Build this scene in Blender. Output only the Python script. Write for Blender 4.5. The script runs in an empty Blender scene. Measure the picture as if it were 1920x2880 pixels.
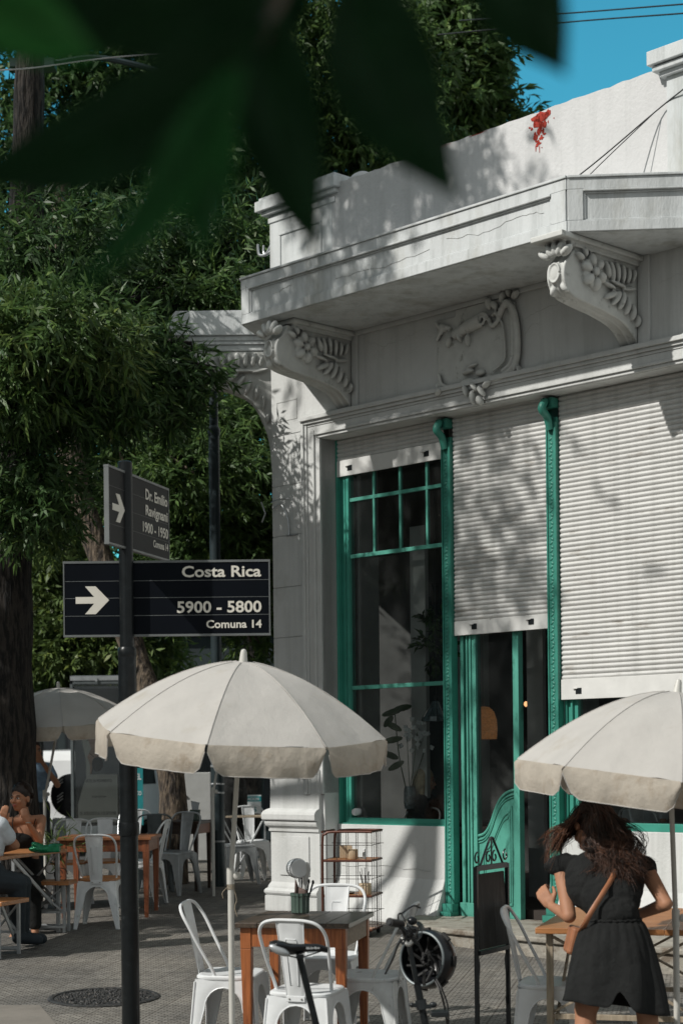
import bpy, math, random
import numpy as np
from mathutils import Vector, Matrix, Euler, Quaternion
random.seed(7); np.random.seed(7)
R = math.radians
scene = bpy.context.scene
col = scene.collection
# ------------------------------------------------------------------ site frame
EYE = 1.69
F_PX, PX0, PY0, ROLL = 4900.0, 960.0, 2144.0, R(.6)      # lens of the photograph
C0 = Vector((-.65, 17.1, 0)); EU = Vector((.696, -.718, 0)); EN = Vector((-.718, -.696, 0))
def fw(u, w, z): return C0 + EU*u + EN*w + Vector((0, 0, z))       # front of the corner building
def gz(y): return .033*(max(-6, min(y, 18.6)) - 9.6)               # pavement rises gently to the buildings
def at(x, y, Y):
    dx, dy = x-PX0, PY0-y
    return Vector(((dx*math.cos(ROLL)+dy*math.sin(ROLL))/F_PX*Y, Y, EYE+(-dx*math.sin(ROLL)+dy*math.cos(ROLL))/F_PX*Y))
# ------------------------------------------------------------------ materials
MATS = {}
def nd(nt, t, **kw):
    n = nt.nodes.new(t)
    for k, v in kw.items():
        if k in n.inputs.keys(): n.inputs[k].default_value = v
        else: setattr(n, k, v)
    return n
def mat(name, c, rough=.6, metal=0., var=.15, vscale=6., bump=0., bscale=60., c2=None, c2amt=0., c2scale=3., spec=.5, stretch=(1,1,1), emit=None, transl=0., coat=0., bump2=0., b2scale=8., bdist=.004):
    m = bpy.data.materials.new(name); m.use_nodes = True; nt = m.node_tree; L = nt.links
    b = nt.nodes['Principled BSDF']; out = nt.nodes['Material Output']
    b.inputs['Roughness'].default_value = rough; b.inputs['Metallic'].default_value = metal
    b.inputs['Specular IOR Level'].default_value = spec
    if coat: b.inputs['Coat Weight'].default_value = coat
    tc = nd(nt, 'ShaderNodeTexCoord'); mp = nd(nt, 'ShaderNodeMapping'); mp.inputs['Scale'].default_value = stretch
    L.new(tc.outputs['Object'], mp.inputs['Vector'])
    n1 = nd(nt, 'ShaderNodeTexNoise', Scale=vscale, Detail=6., Roughness=.6); L.new(mp.outputs[0], n1.inputs['Vector'])
    lo = tuple(max(0, v*(1-var)) for v in c)+(1,); hi = tuple(min(1, v*(1+var)) for v in c)+(1,)
    cr = nd(nt, 'ShaderNodeValToRGB'); cr.color_ramp.elements[0].position = .3; cr.color_ramp.elements[1].position = .7
    cr.color_ramp.elements[0].color = lo; cr.color_ramp.elements[1].color = hi
    L.new(n1.outputs['Fac'], cr.inputs['Fac']); last = cr.outputs['Color']
    if c2:
        n2 = nd(nt, 'ShaderNodeTexNoise', Scale=c2scale, Detail=8., Roughness=.65); L.new(mp.outputs[0], n2.inputs['Vector'])
        r2 = nd(nt, 'ShaderNodeValToRGB'); r2.color_ramp.elements[0].position = 1-c2amt-.06; r2.color_ramp.elements[1].position = 1-c2amt+.06
        L.new(n2.outputs['Fac'], r2.inputs['Fac'])
        mx = nd(nt, 'ShaderNodeMixRGB'); L.new(r2.outputs['Color'], mx.inputs['Fac']); L.new(last, mx.inputs['Color1']); mx.inputs['Color2'].default_value = tuple(c2)+(1,)
        last = mx.outputs['Color']
    L.new(last, b.inputs['Base Color'])
    prev = None
    for (amt, sc) in ((bump, bscale), (bump2, b2scale)):
        if amt:
            nb = nd(nt, 'ShaderNodeTexNoise', Scale=sc, Detail=5.); L.new(mp.outputs[0], nb.inputs['Vector'])
            bp = nd(nt, 'ShaderNodeBump', Strength=amt, Distance=bdist); L.new(nb.outputs['Fac'], bp.inputs['Height'])
            if prev: L.new(prev.outputs[0], bp.inputs['Normal'])
            L.new(bp.outputs[0], b.inputs['Normal']); prev = bp
    if emit:
        b.inputs['Emission Color'].default_value = tuple(emit[:3])+(1,); b.inputs['Emission Strength'].default_value = emit[3]
    if transl:
        t = nd(nt, 'ShaderNodeBsdfTranslucent'); L.new(last, t.inputs['Color'])
        if prev: L.new(prev.outputs[0], t.inputs['Normal'])
        ms = nd(nt, 'ShaderNodeMixShader'); ms.inputs[0].default_value = transl
        L.new(b.outputs[0], ms.inputs[1]); L.new(t.outputs[0], ms.inputs[2]); L.new(ms.outputs[0], out.inputs[0])
    MATS[name] = m; return m
plaster = mat('plaster', (.60,.61,.60), .85, var=.07, vscale=2.2, bump=.5, bscale=45, c2=(.50,.51,.49), c2amt=.36, c2scale=1.6, bump2=.35, b2scale=6, bdist=.006)
plaster_top = mat('plaster_weathered', (.60,.625,.63), .9, var=.10, vscale=3, bump=.6, bscale=60, c2=(.48,.49,.47), c2amt=.42, c2scale=2.4, stretch=(1,1,.35), bdist=.006)
render_wall = mat('parapet_render', (.60,.60,.60), .9, var=.06, vscale=1.5, bump=.5, bscale=30, bump2=.5, b2scale=4, bdist=.01, c2=(.46,.46,.43), c2amt=.36, c2scale=1.1)
ornament = mat('ornament', (.58,.59,.57), .85, var=.10, vscale=7, bump=.4, bscale=50, c2=(.28,.28,.26), c2amt=.36, c2scale=9)
shutter_m = mat('shutter_paint', (.60,.60,.585), .6, var=.08, vscale=4, c2=(.40,.38,.35), c2amt=.36, c2scale=7, stretch=(.4,.4,2), bump=.2, bscale=40)
shutter_band = mat('shutter_band', (.68,.68,.66), .55, var=.07, vscale=5, c2=(.20,.17,.14), c2amt=.28, c2scale=11, bump=.2, bscale=40)
green = mat('green_paint', (.085,.34,.265), .5, var=.2, vscale=3, bump=.4, bscale=50, c2=(.03,.15,.115), c2amt=.40, c2scale=9, stretch=(1,1,.4))
green_d = mat('green_paint_deep', (.04,.235,.18), .45, var=.16, vscale=5, bump=.3, bscale=40)
green_frame = mat('green_frame', (.05,.28,.215), .4, var=.14, vscale=4, bump=.2, bscale=40)
stone = mat('kerb_stone', (.30,.28,.24), .85, var=.25, vscale=12, bump=.8, bscale=30, c2=(.16,.13,.10), c2amt=.44, c2scale=6, bdist=.012)
redbrick = mat('bare_red_render', (.36,.035,.02), .9, var=.3, vscale=30, bump=.6, bscale=60)
white_m = mat('white_enamel', (.74,.76,.77), .36, var=.06, vscale=8, c2=(.36,.35,.33), c2amt=.30, c2scale=9, bump=.06, bscale=30)
white_chip = mat('chipped_enamel', (.62,.64,.64), .5, var=.12, vscale=10, c2=(.10,.08,.07), c2amt=.33, c2scale=16, bump=.2, bscale=40)
galv = mat('galvanised', (.42,.44,.45), .38, .5, var=.15, vscale=9, c2=(.26,.27,.27), c2amt=.36, c2scale=8)
galv_dark = mat('grey_metal', (.13,.15,.155), .45, .3, var=.2, vscale=9)
canvas = mat('canvas', (.56,.54,.51), .9, var=.05, vscale=5, bump=.35, bscale=350, transl=.18, c2=(.50,.47,.42), c2amt=.36, c2scale=3, bump2=.9, b2scale=6, bdist=.014)
canvas_v = mat('canvas_valance', (.52,.47,.40), .9, var=.09, vscale=8, bump=.3, bscale=300, transl=.26, c2=(.42,.355,.28), c2amt=.40, c2scale=7, bump2=.8, b2scale=14, bdist=.015)
umbpole = mat('umbrella_pole', (.56,.55,.51), .4, var=.08, vscale=6, c2=(.30,.26,.2), c2amt=.3, c2scale=14)
def wood(name, c, c2, rough=.5, sc=5, st=(14,1,14)):
    return mat(name, c, rough, var=.28, vscale=sc, stretch=st, c2=c2, c2amt=.44, c2scale=3, bump=.3, bscale=12)
wood_or = wood('orange_wood', (.33,.105,.035), (.20,.055,.018), .45)
wood_leg = wood('orange_leg_wood', (.34,.11,.035), (.19,.05,.018), .45, st=(14,14,1))
wood_dark = wood('dark_table_top', (.085,.062,.045), (.04,.032,.026), .32)
wood_grey = wood('weathered_wood', (.26,.19,.13), (.16,.11,.07), .6, st=(1,14,14))
wood_mid = wood('brown_wood', (.26,.10,.04), (.15,.055,.022), .42, st=(1,14,14))
wood_midleg = wood('brown_leg_wood', (.24,.075,.03), (.14,.045,.02), .45, st=(14,14,1))
wood_drk2 = wood('dark_brown_wood', (.05,.028,.018), (.03,.018,.012), .4, st=(1,14,14))
wood_pine = wood('varnished_pine', (.42,.185,.07), (.30,.115,.04), .35, st=(1,14,14))
pale_wood = wood('pale_leg_wood', (.36,.30,.22), (.26,.20,.14), .6, st=(14,14,1))
black_m = mat('black_paint', (.012,.015,.017), .35, var=.2, vscale=8, bump=.15, bscale=30)
black_pole = mat('black_pole_paint', (.008,.010,.011), .32, spec=.3, var=.3, vscale=20, bump=.12, bscale=60, c2=(.03,.035,.037), c2amt=.33, c2scale=20)
sign_navy = mat('sign_navy', (.0035,.005,.008), .5, var=.2, vscale=3, spec=.08)
leaf_top = mat('big_leaf_lit_top', (.05,.20,.04), .5, var=.15, vscale=30, transl=.6, spec=.2)  # brightest copy of the big leaf, light through it put into the colour
sign_grey = mat('sign_grey', (.016,.017,.018), .45, var=.15, vscale=3, spec=.12)
sign_edge = mat('sign_edge', (.16,.17,.17), .4, .3)
letter = mat('sign_lettering', (.66,.63,.56), .6, var=.05)
rack_m = mat('rack_copper_brown', (.10,.035,.022), .42, .3, var=.25, vscale=14)
wire_m = mat('rack_wire', (.035,.025,.022), .5, .4, var=.2)
chalk = mat('blackboard', (.035,.035,.034), .8, var=.35, vscale=9, stretch=(3,3,.6), c2=(.07,.07,.068), c2amt=.42, c2scale=5)
rubber = mat('rubber', (.012,.012,.012), .55, var=.2, vscale=20)
gloss_blk = mat('gloss_black', (.007,.008,.010), .28, var=.1, coat=.15, spec=.35)
silver = mat('worn_silver', (.42,.42,.40), .3, .7, var=.2, vscale=30)
leather = mat('tan_leather', (.33,.135,.065), .5, var=.18, vscale=18, bump=.15, bscale=120)
cloth_blk = mat('black_cotton', (.017,.018,.018), .9, var=.2, vscale=8, bump=.6, bscale=420, bump2=.9, b2scale=13, bdist=.02, spec=.25)
cloth_wht = mat('white_cotton', (.58,.62,.66), .9, var=.06, bump=.3, bscale=200, bump2=.6, b2scale=10, bdist=.02)
cloth_blue = mat('blue_cotton', (.16,.24,.33), .9, var=.2, vscale=20, bump2=.6, b2scale=10, bdist=.02, c2=(.09,.14,.21), c2amt=.36, c2scale=12)
cloth_navy = mat('dark_denim', (.02,.028,.035), .9, var=.2, bump2=.6, b2scale=10, bdist=.02)
skin = mat('skin', (.37,.185,.11), .6, spec=.3, var=.10, vscale=9, bump=.08, bscale=160, c2=(.36,.155,.09), c2amt=.38, c2scale=6)
skin_pale = mat('skin_light', (.50,.29,.20), .5, var=.08, vscale=9)
lips = mat('lips', (.30,.07,.06), .4)
eye_m = mat('eye_dark', (.012,.008,.006), .2)
eye_w = mat('eye_white', (.55,.5,.46), .3)
hair_dk = mat('hair_dark', (.020,.012,.009), .45, var=.4, vscale=12, spec=.35)
hair_br = mat('hair_brown', (.045,.021,.013), .42, var=.45, vscale=10, c2=(.10,.042,.022), c2amt=.50, c2scale=9, spec=.6)
hair_tip = mat('hair_copper', (.17,.070,.035), .38, var=.4, vscale=10, spec=.6)
hair_bl = mat('hair_blonde', (.42,.34,.22), .45, var=.35, vscale=14)
wicker = mat('wicker', (.70,.36,.15), .6, emit=(.42,.19,.07,.16), var=.35, vscale=40, bump=.5, bscale=90)  # faint glow put into the wicker itself, to brighten the lampshade
ceramic = mat('green_glazed_pot', (.075,.115,.095), .25, var=.15, vscale=8)
paper = mat('paper_napkin', (.11,.075,.065), .8, var=.1)
paper_w = mat('white_napkin', (.6,.6,.58), .8, var=.05)
pot_wood = mat('ribbed_wood_cup', (.46,.36,.24), .6, var=.25, vscale=20, stretch=(1,1,.2))
bag_green = mat('metallic_green_vinyl', (.004,.16,.065), .25, .35, var=.3, vscale=12, bump2=.9, b2scale=12, bdist=.03)
bark = mat('bark', (.062,.052,.044), .95, var=.6, vscale=9, stretch=(3,3,.5), c2=(.006,.0055,.005), c2amt=.53, c2scale=9, bump=1., bscale=9, bdist=.08)
bark_l = mat('bark_pale', (.13,.10,.072), .95, var=.5, vscale=9, stretch=(2.5,2.5,.7), c2=(.03,.024,.02), c2amt=.48, c2scale=8, bump=1., bscale=9, bdist=.06)
def leafmat(name, c, tr, rough=.48, var=.45):
    m = mat(name, c, .47, var=.2, vscale=1.1, transl=tr, spec=.36); nt = m.node_tree; L = nt.links
    g_ = nd(nt, 'ShaderNodeNewGeometry'); cr = nd(nt, 'ShaderNodeValToRGB'); e = cr.color_ramp.elements
    e[0].color = tuple(v*.45 for v in c)+(1,); e[1].color = (min(1,c[0]*2.3),min(1,c[1]*1.75),c[2]*1.3,1); x = e.new(.5); x.color = tuple(c)+(1,); x = e.new(.86); x.color = (c[0]*1.5,c[1]*1.4,c[2]*1.1,1)
    L.new(g_.outputs['Random Per Island'], cr.inputs['Fac'])
    b = nt.nodes['Principled BSDF']; src = b.inputs['Base Color'].links[0].from_socket
    mx = nd(nt, 'ShaderNodeMixRGB'); mx.inputs[0].default_value = .75; L.new(src, mx.inputs[1]); L.new(cr.outputs['Color'], mx.inputs[2]); L.new(mx.outputs[0], b.inputs['Base Color'])
    for n in nt.nodes:
        if n.type == 'BSDF_TRANSLUCENT': L.new(mx.outputs[0], n.inputs['Color'])
    return m
leaf_a = leafmat('leaves_deep', (.052,.108,.036), .30, .33)
leaf_b = leafmat('leaves_mid', (.080,.148,.046), .34, .33)
leaf_c = leafmat('leaves_yellowgreen', (.105,.165,.052), .35, .36)
leaf_big = mat('big_leaf_shaded', (.010,.032,.011), .6, var=.2, vscale=30, transl=.3, spec=.1)  # hanging leaves in shade, their darkness put into the colour
leaf_lit = mat('big_leaf_lit', (.024,.10,.026), .5, var=.15, vscale=30, transl=.6, spec=.2)  # lit copy of the big leaf, light put into the colour; also veins
concrete = mat('concrete', (.20,.18,.155), .9, var=.15, vscale=4, bump=.5, bscale=80)
facade_gry = mat('far_facade', (.10,.11,.115), .8, var=.2, vscale=2)
facade_drk = mat('far_dark_facade', (.022,.035,.038), .7, var=.3, vscale=2)
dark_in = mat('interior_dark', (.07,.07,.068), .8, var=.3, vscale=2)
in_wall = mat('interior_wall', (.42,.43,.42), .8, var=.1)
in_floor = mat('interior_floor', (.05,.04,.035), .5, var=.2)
teal = mat('teal_sign', (.02,.25,.27), .5)
car_white = mat('car_paint_white', (.8,.82,.83), .25, coat=.5, var=.03)
car_red = mat('tail_lamp_red', (.5,.015,.012), .15, coat=.6, var=.1)
glass_dk = mat('dark_glass', (.015,.018,.02), .08, var=.1, coat=.4)
poster_p = mat('poster_paper', (.85,.83,.78), .6, var=.05)
poster_w = mat('poster_wood_tone', (.72,.46,.36), .6, var=.2, vscale=4, stretch=(.5,1,6))
ink = mat('dark_ink', (.03,.03,.03), .6)
lamp_glass = mat('stained_glass', (.09,.13,.145), .2, var=.7, vscale=26, coat=.5)
orange_p = mat('orange_print', (.50,.14,.03), .6, var=.2, vscale=16)
steel_dk = mat('steel_pole', (.03,.045,.05), .4, .3, var=.15)
wire_blk = mat('cable_black', (.012,.012,.012), .5)
cable_l = mat('cable_pale', (.45,.45,.45), .5)
bulb = mat('warm_bulb', (1,.7,.4), .5, emit=(1,.5,.22,1.3))
iron = mat('cast_iron', (.035,.035,.035), .6, .3, var=.5, vscale=26, bump=1., bscale=40, bdist=.01, c2=(.12,.11,.10), c2amt=.42, c2scale=36)

def crease_shade(m, amt=.55):  # occlusion darkens the creases: shade put into the base colour
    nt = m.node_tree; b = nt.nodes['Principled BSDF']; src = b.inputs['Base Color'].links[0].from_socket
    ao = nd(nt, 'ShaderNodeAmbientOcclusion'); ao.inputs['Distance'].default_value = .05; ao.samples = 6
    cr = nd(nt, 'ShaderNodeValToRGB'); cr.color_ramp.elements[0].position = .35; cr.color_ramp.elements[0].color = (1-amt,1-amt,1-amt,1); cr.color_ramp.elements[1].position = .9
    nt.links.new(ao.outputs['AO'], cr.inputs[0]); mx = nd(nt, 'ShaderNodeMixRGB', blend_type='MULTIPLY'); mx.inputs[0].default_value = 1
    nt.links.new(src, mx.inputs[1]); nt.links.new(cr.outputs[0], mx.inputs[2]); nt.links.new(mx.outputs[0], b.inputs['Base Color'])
def streaks(m, amt=.35, sc=(9,9,.55)):
    nt = m.node_tree; b = nt.nodes['Principled BSDF']; src = b.inputs['Base Color'].links[0].from_socket
    g_ = nd(nt, 'ShaderNodeNewGeometry'); mp = nd(nt, 'ShaderNodeMapping'); mp.inputs['Scale'].default_value = sc; nt.links.new(g_.outputs['Position'], mp.inputs['Vector'])
    nz = nd(nt, 'ShaderNodeTexNoise', Scale=1., Detail=8., Roughness=.7); nt.links.new(mp.outputs[0], nz.inputs['Vector'])
    cr = nd(nt, 'ShaderNodeValToRGB'); cr.color_ramp.elements[0].position = .34; cr.color_ramp.elements[0].color = (1-amt,1-amt*.97,1-amt,1); cr.color_ramp.elements[1].position = .52
    nt.links.new(nz.outputs['Fac'], cr.inputs[0]); mx = nd(nt, 'ShaderNodeMixRGB', blend_type='MULTIPLY'); mx.inputs[0].default_value = 1
    nt.links.new(src, mx.inputs[1]); nt.links.new(cr.outputs[0], mx.inputs[2]); nt.links.new(mx.outputs[0], b.inputs['Base Color'])
crease_shade(ornament, .6); crease_shade(plaster_top, .2); crease_shade(plaster, .25); crease_shade(green_d, .6); crease_shade(green, .35)
streaks(plaster_top, .20); streaks(render_wall, .14, (5,5,.3)); streaks(plaster, .14, (7,7,.5)); streaks(shutter_m, .16, (8,8,.25))
def glass_material():
    m = bpy.data.materials.new('window_glass'); m.use_nodes = True; nt = m.node_tree; nt.nodes.clear()
    o = nd(nt, 'ShaderNodeOutputMaterial'); t = nd(nt, 'ShaderNodeBsdfTransparent'); g = nd(nt, 'ShaderNodeBsdfGlossy', Roughness=.02)
    t.inputs[0].default_value = (.82,.86,.85,1); fr = nd(nt, 'ShaderNodeFresnel', IOR=1.45); ms = nd(nt, 'ShaderNodeMixShader')
    mt = nd(nt, 'ShaderNodeMath', operation='MULTIPLY'); mt.inputs[1].default_value = 1.6
    nt.links.new(fr.outputs[0], mt.inputs[0]); nt.links.new(mt.outputs[0], ms.inputs[0])
    nt.links.new(t.outputs[0], ms.inputs[1]); nt.links.new(g.outputs[0], ms.inputs[2])
    df = nd(nt, 'ShaderNodeBsdfDiffuse'); df.inputs[0].default_value = (.5,.53,.52,1); m3 = nd(nt, 'ShaderNodeMixShader')
    tc = nd(nt, 'ShaderNodeTexCoord'); nz = nd(nt, 'ShaderNodeTexNoise', Scale=3.5, Detail=7.); nt.links.new(tc.outputs['Object'], nz.inputs['Vector'])
    mr = nd(nt, 'ShaderNodeMapRange'); mr.inputs['From Min'].default_value = .35; mr.inputs['From Max'].default_value = .75; mr.inputs['To Min'].default_value = .006; mr.inputs['To Max'].default_value = .035
    nt.links.new(nz.outputs['Fac'], mr.inputs['Value']); nt.links.new(mr.outputs[0], m3.inputs[0]); nt.links.new(ms.outputs[0], m3.inputs[1]); nt.links.new(df.outputs[0], m3.inputs[2]); nt.links.new(m3.outputs[0], o.inputs[0]); return m
glass = glass_material()

def paving_material():
    m = bpy.data.materials.new('ribbed_paving_tiles'); m.use_nodes = True; nt = m.node_tree; L = nt.links
    b = nt.nodes['Principled BSDF']; b.inputs['Roughness'].default_value = .82; b.inputs['Specular IOR Level'].default_value = .3
    g = nd(nt, 'ShaderNodeNewGeometry'); mp = nd(nt, 'ShaderNodeMapping'); mp.inputs['Rotation'].default_value = (0,0,R(12)); L.new(g.outputs['Position'], mp.inputs['Vector'])
    # tile = 0.2 m with six ribs
    br = nd(nt, 'ShaderNodeTexBrick', Scale=1.0); br.offset = 0.; br.inputs['Brick Width'].default_value = .2; br.inputs['Row Height'].default_value = .2
    br.inputs['Mortar Size'].default_value = .006; br.inputs['Mortar Smooth'].default_value = .3; br.inputs['Color1'].default_value = (.245,.235,.217,1); br.inputs['Color2'].default_value = (.295,.284,.264,1); br.inputs['Mortar'].default_value = (.165,.152,.138,1)
    L.new(mp.outputs[0], br.inputs['Vector'])
    w1 = nd(nt, 'ShaderNodeTexBrick', Scale=1.0); w1.offset = .5; w1.inputs['Brick Width'].default_value = .062; w1.inputs['Row Height'].default_value = .031
    w1.inputs['Mortar Size'].default_value = .0065; w1.inputs['Mortar Smooth'].default_value = .6; w1.inputs['Color1'].default_value = (1,1,1,1); w1.inputs['Color2'].default_value = (.82,.82,.82,1); w1.inputs['Mortar'].default_value = (.30,.29,.27,1)
    L.new(mp.outputs[0], w1.inputs['Vector'])
    mx = nd(nt, 'ShaderNodeMixRGB', blend_type='MULTIPLY'); mx.inputs[0].default_value = .95; L.new(br.outputs['Color'], mx.inputs[1]); L.new(w1.outputs['Color'], mx.inputs[2])
    n = nd(nt, 'ShaderNodeTexNoise', Scale=.9, Detail=9., Roughness=.65); L.new(g.outputs['Position'], n.inputs['Vector'])
    r = nd(nt, 'ShaderNodeValToRGB'); r.color_ramp.elements[0].position = .32; r.color_ramp.elements[0].color = (.62,.62,.63,1); r.color_ramp.elements[1].position = .68; r.color_ramp.elements[1].color = (1.2,1.16,1.1,1); L.new(n.outputs['Fac'], r.inputs[0])
    n2 = nd(nt, 'ShaderNodeTexNoise', Scale=22., Detail=6.); L.new(g.outputs['Position'], n2.inputs['Vector'])
    r2 = nd(nt, 'ShaderNodeValToRGB'); r2.color_ramp.elements[0].position = .35; r2.color_ramp.elements[0].color = (.75,.75,.75,1); r2.color_ramp.elements[1].position = .66; r2.color_ramp.elements[1].color = (1.15,1.15,1.15,1); L.new(n2.outputs['Fac'], r2.inputs[0])
    m2 = nd(nt, 'ShaderNodeMixRGB', blend_type='MULTIPLY'); m2.inputs[0].default_value = 1; L.new(mx.outputs[0], m2.inputs[1]); L.new(r.outputs[0], m2.inputs[2])
    m3 = nd(nt, 'ShaderNodeMixRGB', blend_type='MULTIPLY'); m3.inputs[0].default_value = 1; L.new(m2.outputs[0], m3.inputs[1]); L.new(r2.outputs[0], m3.inputs[2])
    L.new(m3.outputs[0], b.inputs['Base Color'])
    bp = nd(nt, 'ShaderNodeBump', Strength=.9, Distance=.006); L.new(w1.outputs['Color'], bp.inputs['Height'])
    bp2 = nd(nt, 'ShaderNodeBump', Strength=.5, Distance=.01); L.new(n2.outputs['Fac'], bp2.inputs['Height']); L.new(bp.outputs[0], bp2.inputs['Normal'])
    L.new(bp2.outputs[0], b.inputs['Normal']); return m
paving = paving_material()
asphalt = mat('asphalt', (.05,.05,.05), .9, var=.2, vscale=8, bump=.6, bscale=120)
# ------------------------------------------------------------------ mesh builder
class MB:
    def __init__(s): s.v = []; s.f = []
    def add(s, vs, fs):
        n = len(s.v); s.v += [tuple(v) for v in vs]; s.f += [tuple(i+n for i in f) for f in fs]; return s
    def hexa(s, p):   # 8 points: bottom 4 ccw, top 4
        return s.add(p, [(0,3,2,1),(4,5,6,7),(0,1,5,4),(1,2,6,5),(2,3,7,6),(3,0,4,7)])
    def box(s, c, d, M=None):
        x, y, z = d[0]/2, d[1]/2, d[2]/2; c = Vector(c)
        p = [Vector(q) for q in ((-x,-y,-z),(x,-y,-z),(x,y,-z),(-x,y,-z),(-x,-y,z),(x,-y,z),(x,y,z),(-x,y,z))]
        if M is not None: p = [M @ q for q in p]
        return s.hexa([c+q for q in p])
    def fbox(s, u0, u1, w0, w1, z0, z1):      # box in the frame of the building front
        return s.hexa([fw(u0,w1,z0), fw(u1,w1,z0), fw(u1,w0,z0), fw(u0,w0,z0), fw(u0,w1,z1), fw(u1,w1,z1), fw(u1,w0,z1), fw(u0,w0,z1)])
    def beam(s, a, b, wx, wy=None, up=(0,0,1)):
        a, b = Vector(a), Vector(b); wy = wy or wx; d = (b-a); l = d.length; d.normalize(); up = Vector(up)
        if abs(d.dot(up)) > .95: up = Vector((0,1,0))
        x = d.cross(up).normalized(); y = x.cross(d).normalized(); M = Matrix((x, y, d)).transposed()
        return s.box((a+b)/2, (wx, wy, l), M)
    def tube(s, pts, r, n=8, closed=False, cap=True, flat=1.):
        pts = [Vector(p) for p in pts]; N = len(pts); rs = r if hasattr(r, '__len__') else [r]*N
        up = Vector((0,0,1)); base = len(s.v); x = None
        for i, p in enumerate(pts):
            if closed: d = pts[(i+1) % N]-pts[i-1]
            else: d = pts[min(i+1, N-1)]-pts[max(i-1, 0)]
            if d.length < 1e-9: d = Vector((0,0,1))
            d.normalize()
            if x is None:
                x = d.cross(up if abs(d.z) < .95 else Vector((0,1,0))).normalized()
            else:
                x = (x - d*x.dot(d)); x = x.normalized() if x.length > 1e-6 else d.cross(up).normalized()
            y = d.cross(x)
            for k in range(n):
                a = 2*math.pi*k/n; s.v.append(tuple(p + x*(math.cos(a)*rs[i]) + y*(math.sin(a)*rs[i]*flat)))
        M = N if closed else N-1
        for i in range(M):
            for k in range(n):
                a = base+i*n+k; b2 = base+i*n+(k+1) % n; c = base+((i+1) % N)*n+(k+1) % n; d2 = base+((i+1) % N)*n+k
                s.f.append((a, b2, c, d2))
        if cap and not closed:
            s.f.append(tuple(base+k for k in range(n))[::-1]); s.f.append(tuple(base+(N-1)*n+k for k in range(n)))
        return s
    def lathe(s, prof, c=(0,0,0), n=24, M=None, cap=True, lobes=0, lamp=0.):
        base = len(s.v); c = Vector(c)
        for (r, z) in prof:
            for k in range(n):
                a = 2*math.pi*k/n; rr = r*(1+lamp*math.cos(lobes*a)) if lobes else r
                q = Vector((rr*math.cos(a), rr*math.sin(a), z)); q = M @ q if M is not None else q; s.v.append(tuple(c+q))
        for i in range(len(prof)-1):
            for k in range(n):
                s.f.append((base+i*n+k, base+i*n+(k+1) % n, base+(i+1)*n+(k+1) % n, base+(i+1)*n+k))
        if cap: s.f.append(tuple(base+k for k in range(n))[::-1]); s.f.append(tuple(base+(len(prof)-1)*n+k for k in range(n)))
        return s
    def prism(s, poly, fa, fb):   # poly in 2D, fa/fb map to the two faces
        n = len(poly); a = [fa(*p) for p in poly]; b = [fb(*p) for p in poly]
        return s.add(a+b, [tuple(range(n))[::-1], tuple(range(n, 2*n))]+[(i, (i+1) % n, n+(i+1) % n, n+i) for i in range(n)])
    def grid(s, rows):
        n = len(rows[0]); base = len(s.v)
        for r in rows: s.v += [tuple(p) for p in r]
        for i in range(len(rows)-1):
            for k in range(n-1): s.f.append((base+i*n+k, base+i*n+k+1, base+(i+1)*n+k+1, base+(i+1)*n+k))
        return s
    def ell(s, c, r, M=None, nu=12, nv=8):
        c = Vector(c); r = r if hasattr(r, '__len__') else (r, r, r); base = len(s.v)
        for i in range(nv+1):
            t = math.pi*i/nv
            for k in range(nu):
                a = 2*math.pi*k/nu; q = Vector((r[0]*math.sin(t)*math.cos(a), r[1]*math.sin(t)*math.sin(a), -r[2]*math.cos(t)))
                if M is not None: q = M @ q
                s.v.append(tuple(c+q))
        for i in range(nv):
            for k in range(nu): s.f.append((base+i*nu+k, base+i*nu+(k+1) % nu, base+(i+1)*nu+(k+1) % nu, base+(i+1)*nu+k))
        return s
    def caps(s, a, ra, b, rb, n=12):      # tapered capsule
        a, b = Vector(a), Vector(b); d = (b-a).normalized() if (b-a).length > 1e-6 else Vector((0,0,1))
        pts, rs = [], []
        for t in (-1,-.92,-.7,-.38): pts.append(a+d*ra*t); rs.append(max(.0006, ra*math.sqrt(max(0, 1-t*t))))
        for t in (0,.33,.66,1): pts.append(a.lerp(b, t)); rs.append(ra+(rb-ra)*t)
        for t in (.38,.7,.92,1): pts.append(b+d*rb*t); rs.append(max(.0006, rb*math.sqrt(max(0, 1-t*t))))
        return s.tube(pts, rs, n)
    def mesh(s, name):
        me = bpy.data.meshes.new(name); me.from_pydata(s.v, [], s.f); me.update(); return me
    def build(s, name, m, parent=None, smooth=False, bevel=0., loc=None, label=None):
        o = bpy.data.objects.new(name, s.mesh(name)); o.data.materials.append(m); col.objects.link(o)
        if parent is not None: o.parent = parent
        if loc is not None: o.location = loc
        if smooth:
            o.data.shade_smooth()
            if smooth != 2:
                md = o.modifiers.new('edges', 'EDGE_SPLIT'); md.split_angle = R(38)
        if bevel:
            md = o.modifiers.new('bevel', 'BEVEL'); md.width = bevel; md.segments = 2; md.limit_method = 'ANGLE'; md.angle_limit = R(40)
        if label: o['label'] = label
        return o
def tag(o, label, cat, group=None, kind=None):
    if label: o['label'] = label
    if cat: o['category'] = cat
    if group: o['group'] = group
    if kind: o['kind'] = kind
    return o
def empty(name, loc, label, cat, rz=0., group=None):
    o = bpy.data.objects.new(name, None); o.empty_display_size = .1; col.objects.link(o); o.location = loc; o.rotation_euler = (0,0,rz)
    return tag(o, label, cat, group)
def copy_tree(o, parent=None):
    c = o.copy(); col.objects.link(c)
    if parent is not None: c.parent = parent
    for ch in list(o.children): copy_tree(ch, c)
    return c
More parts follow.
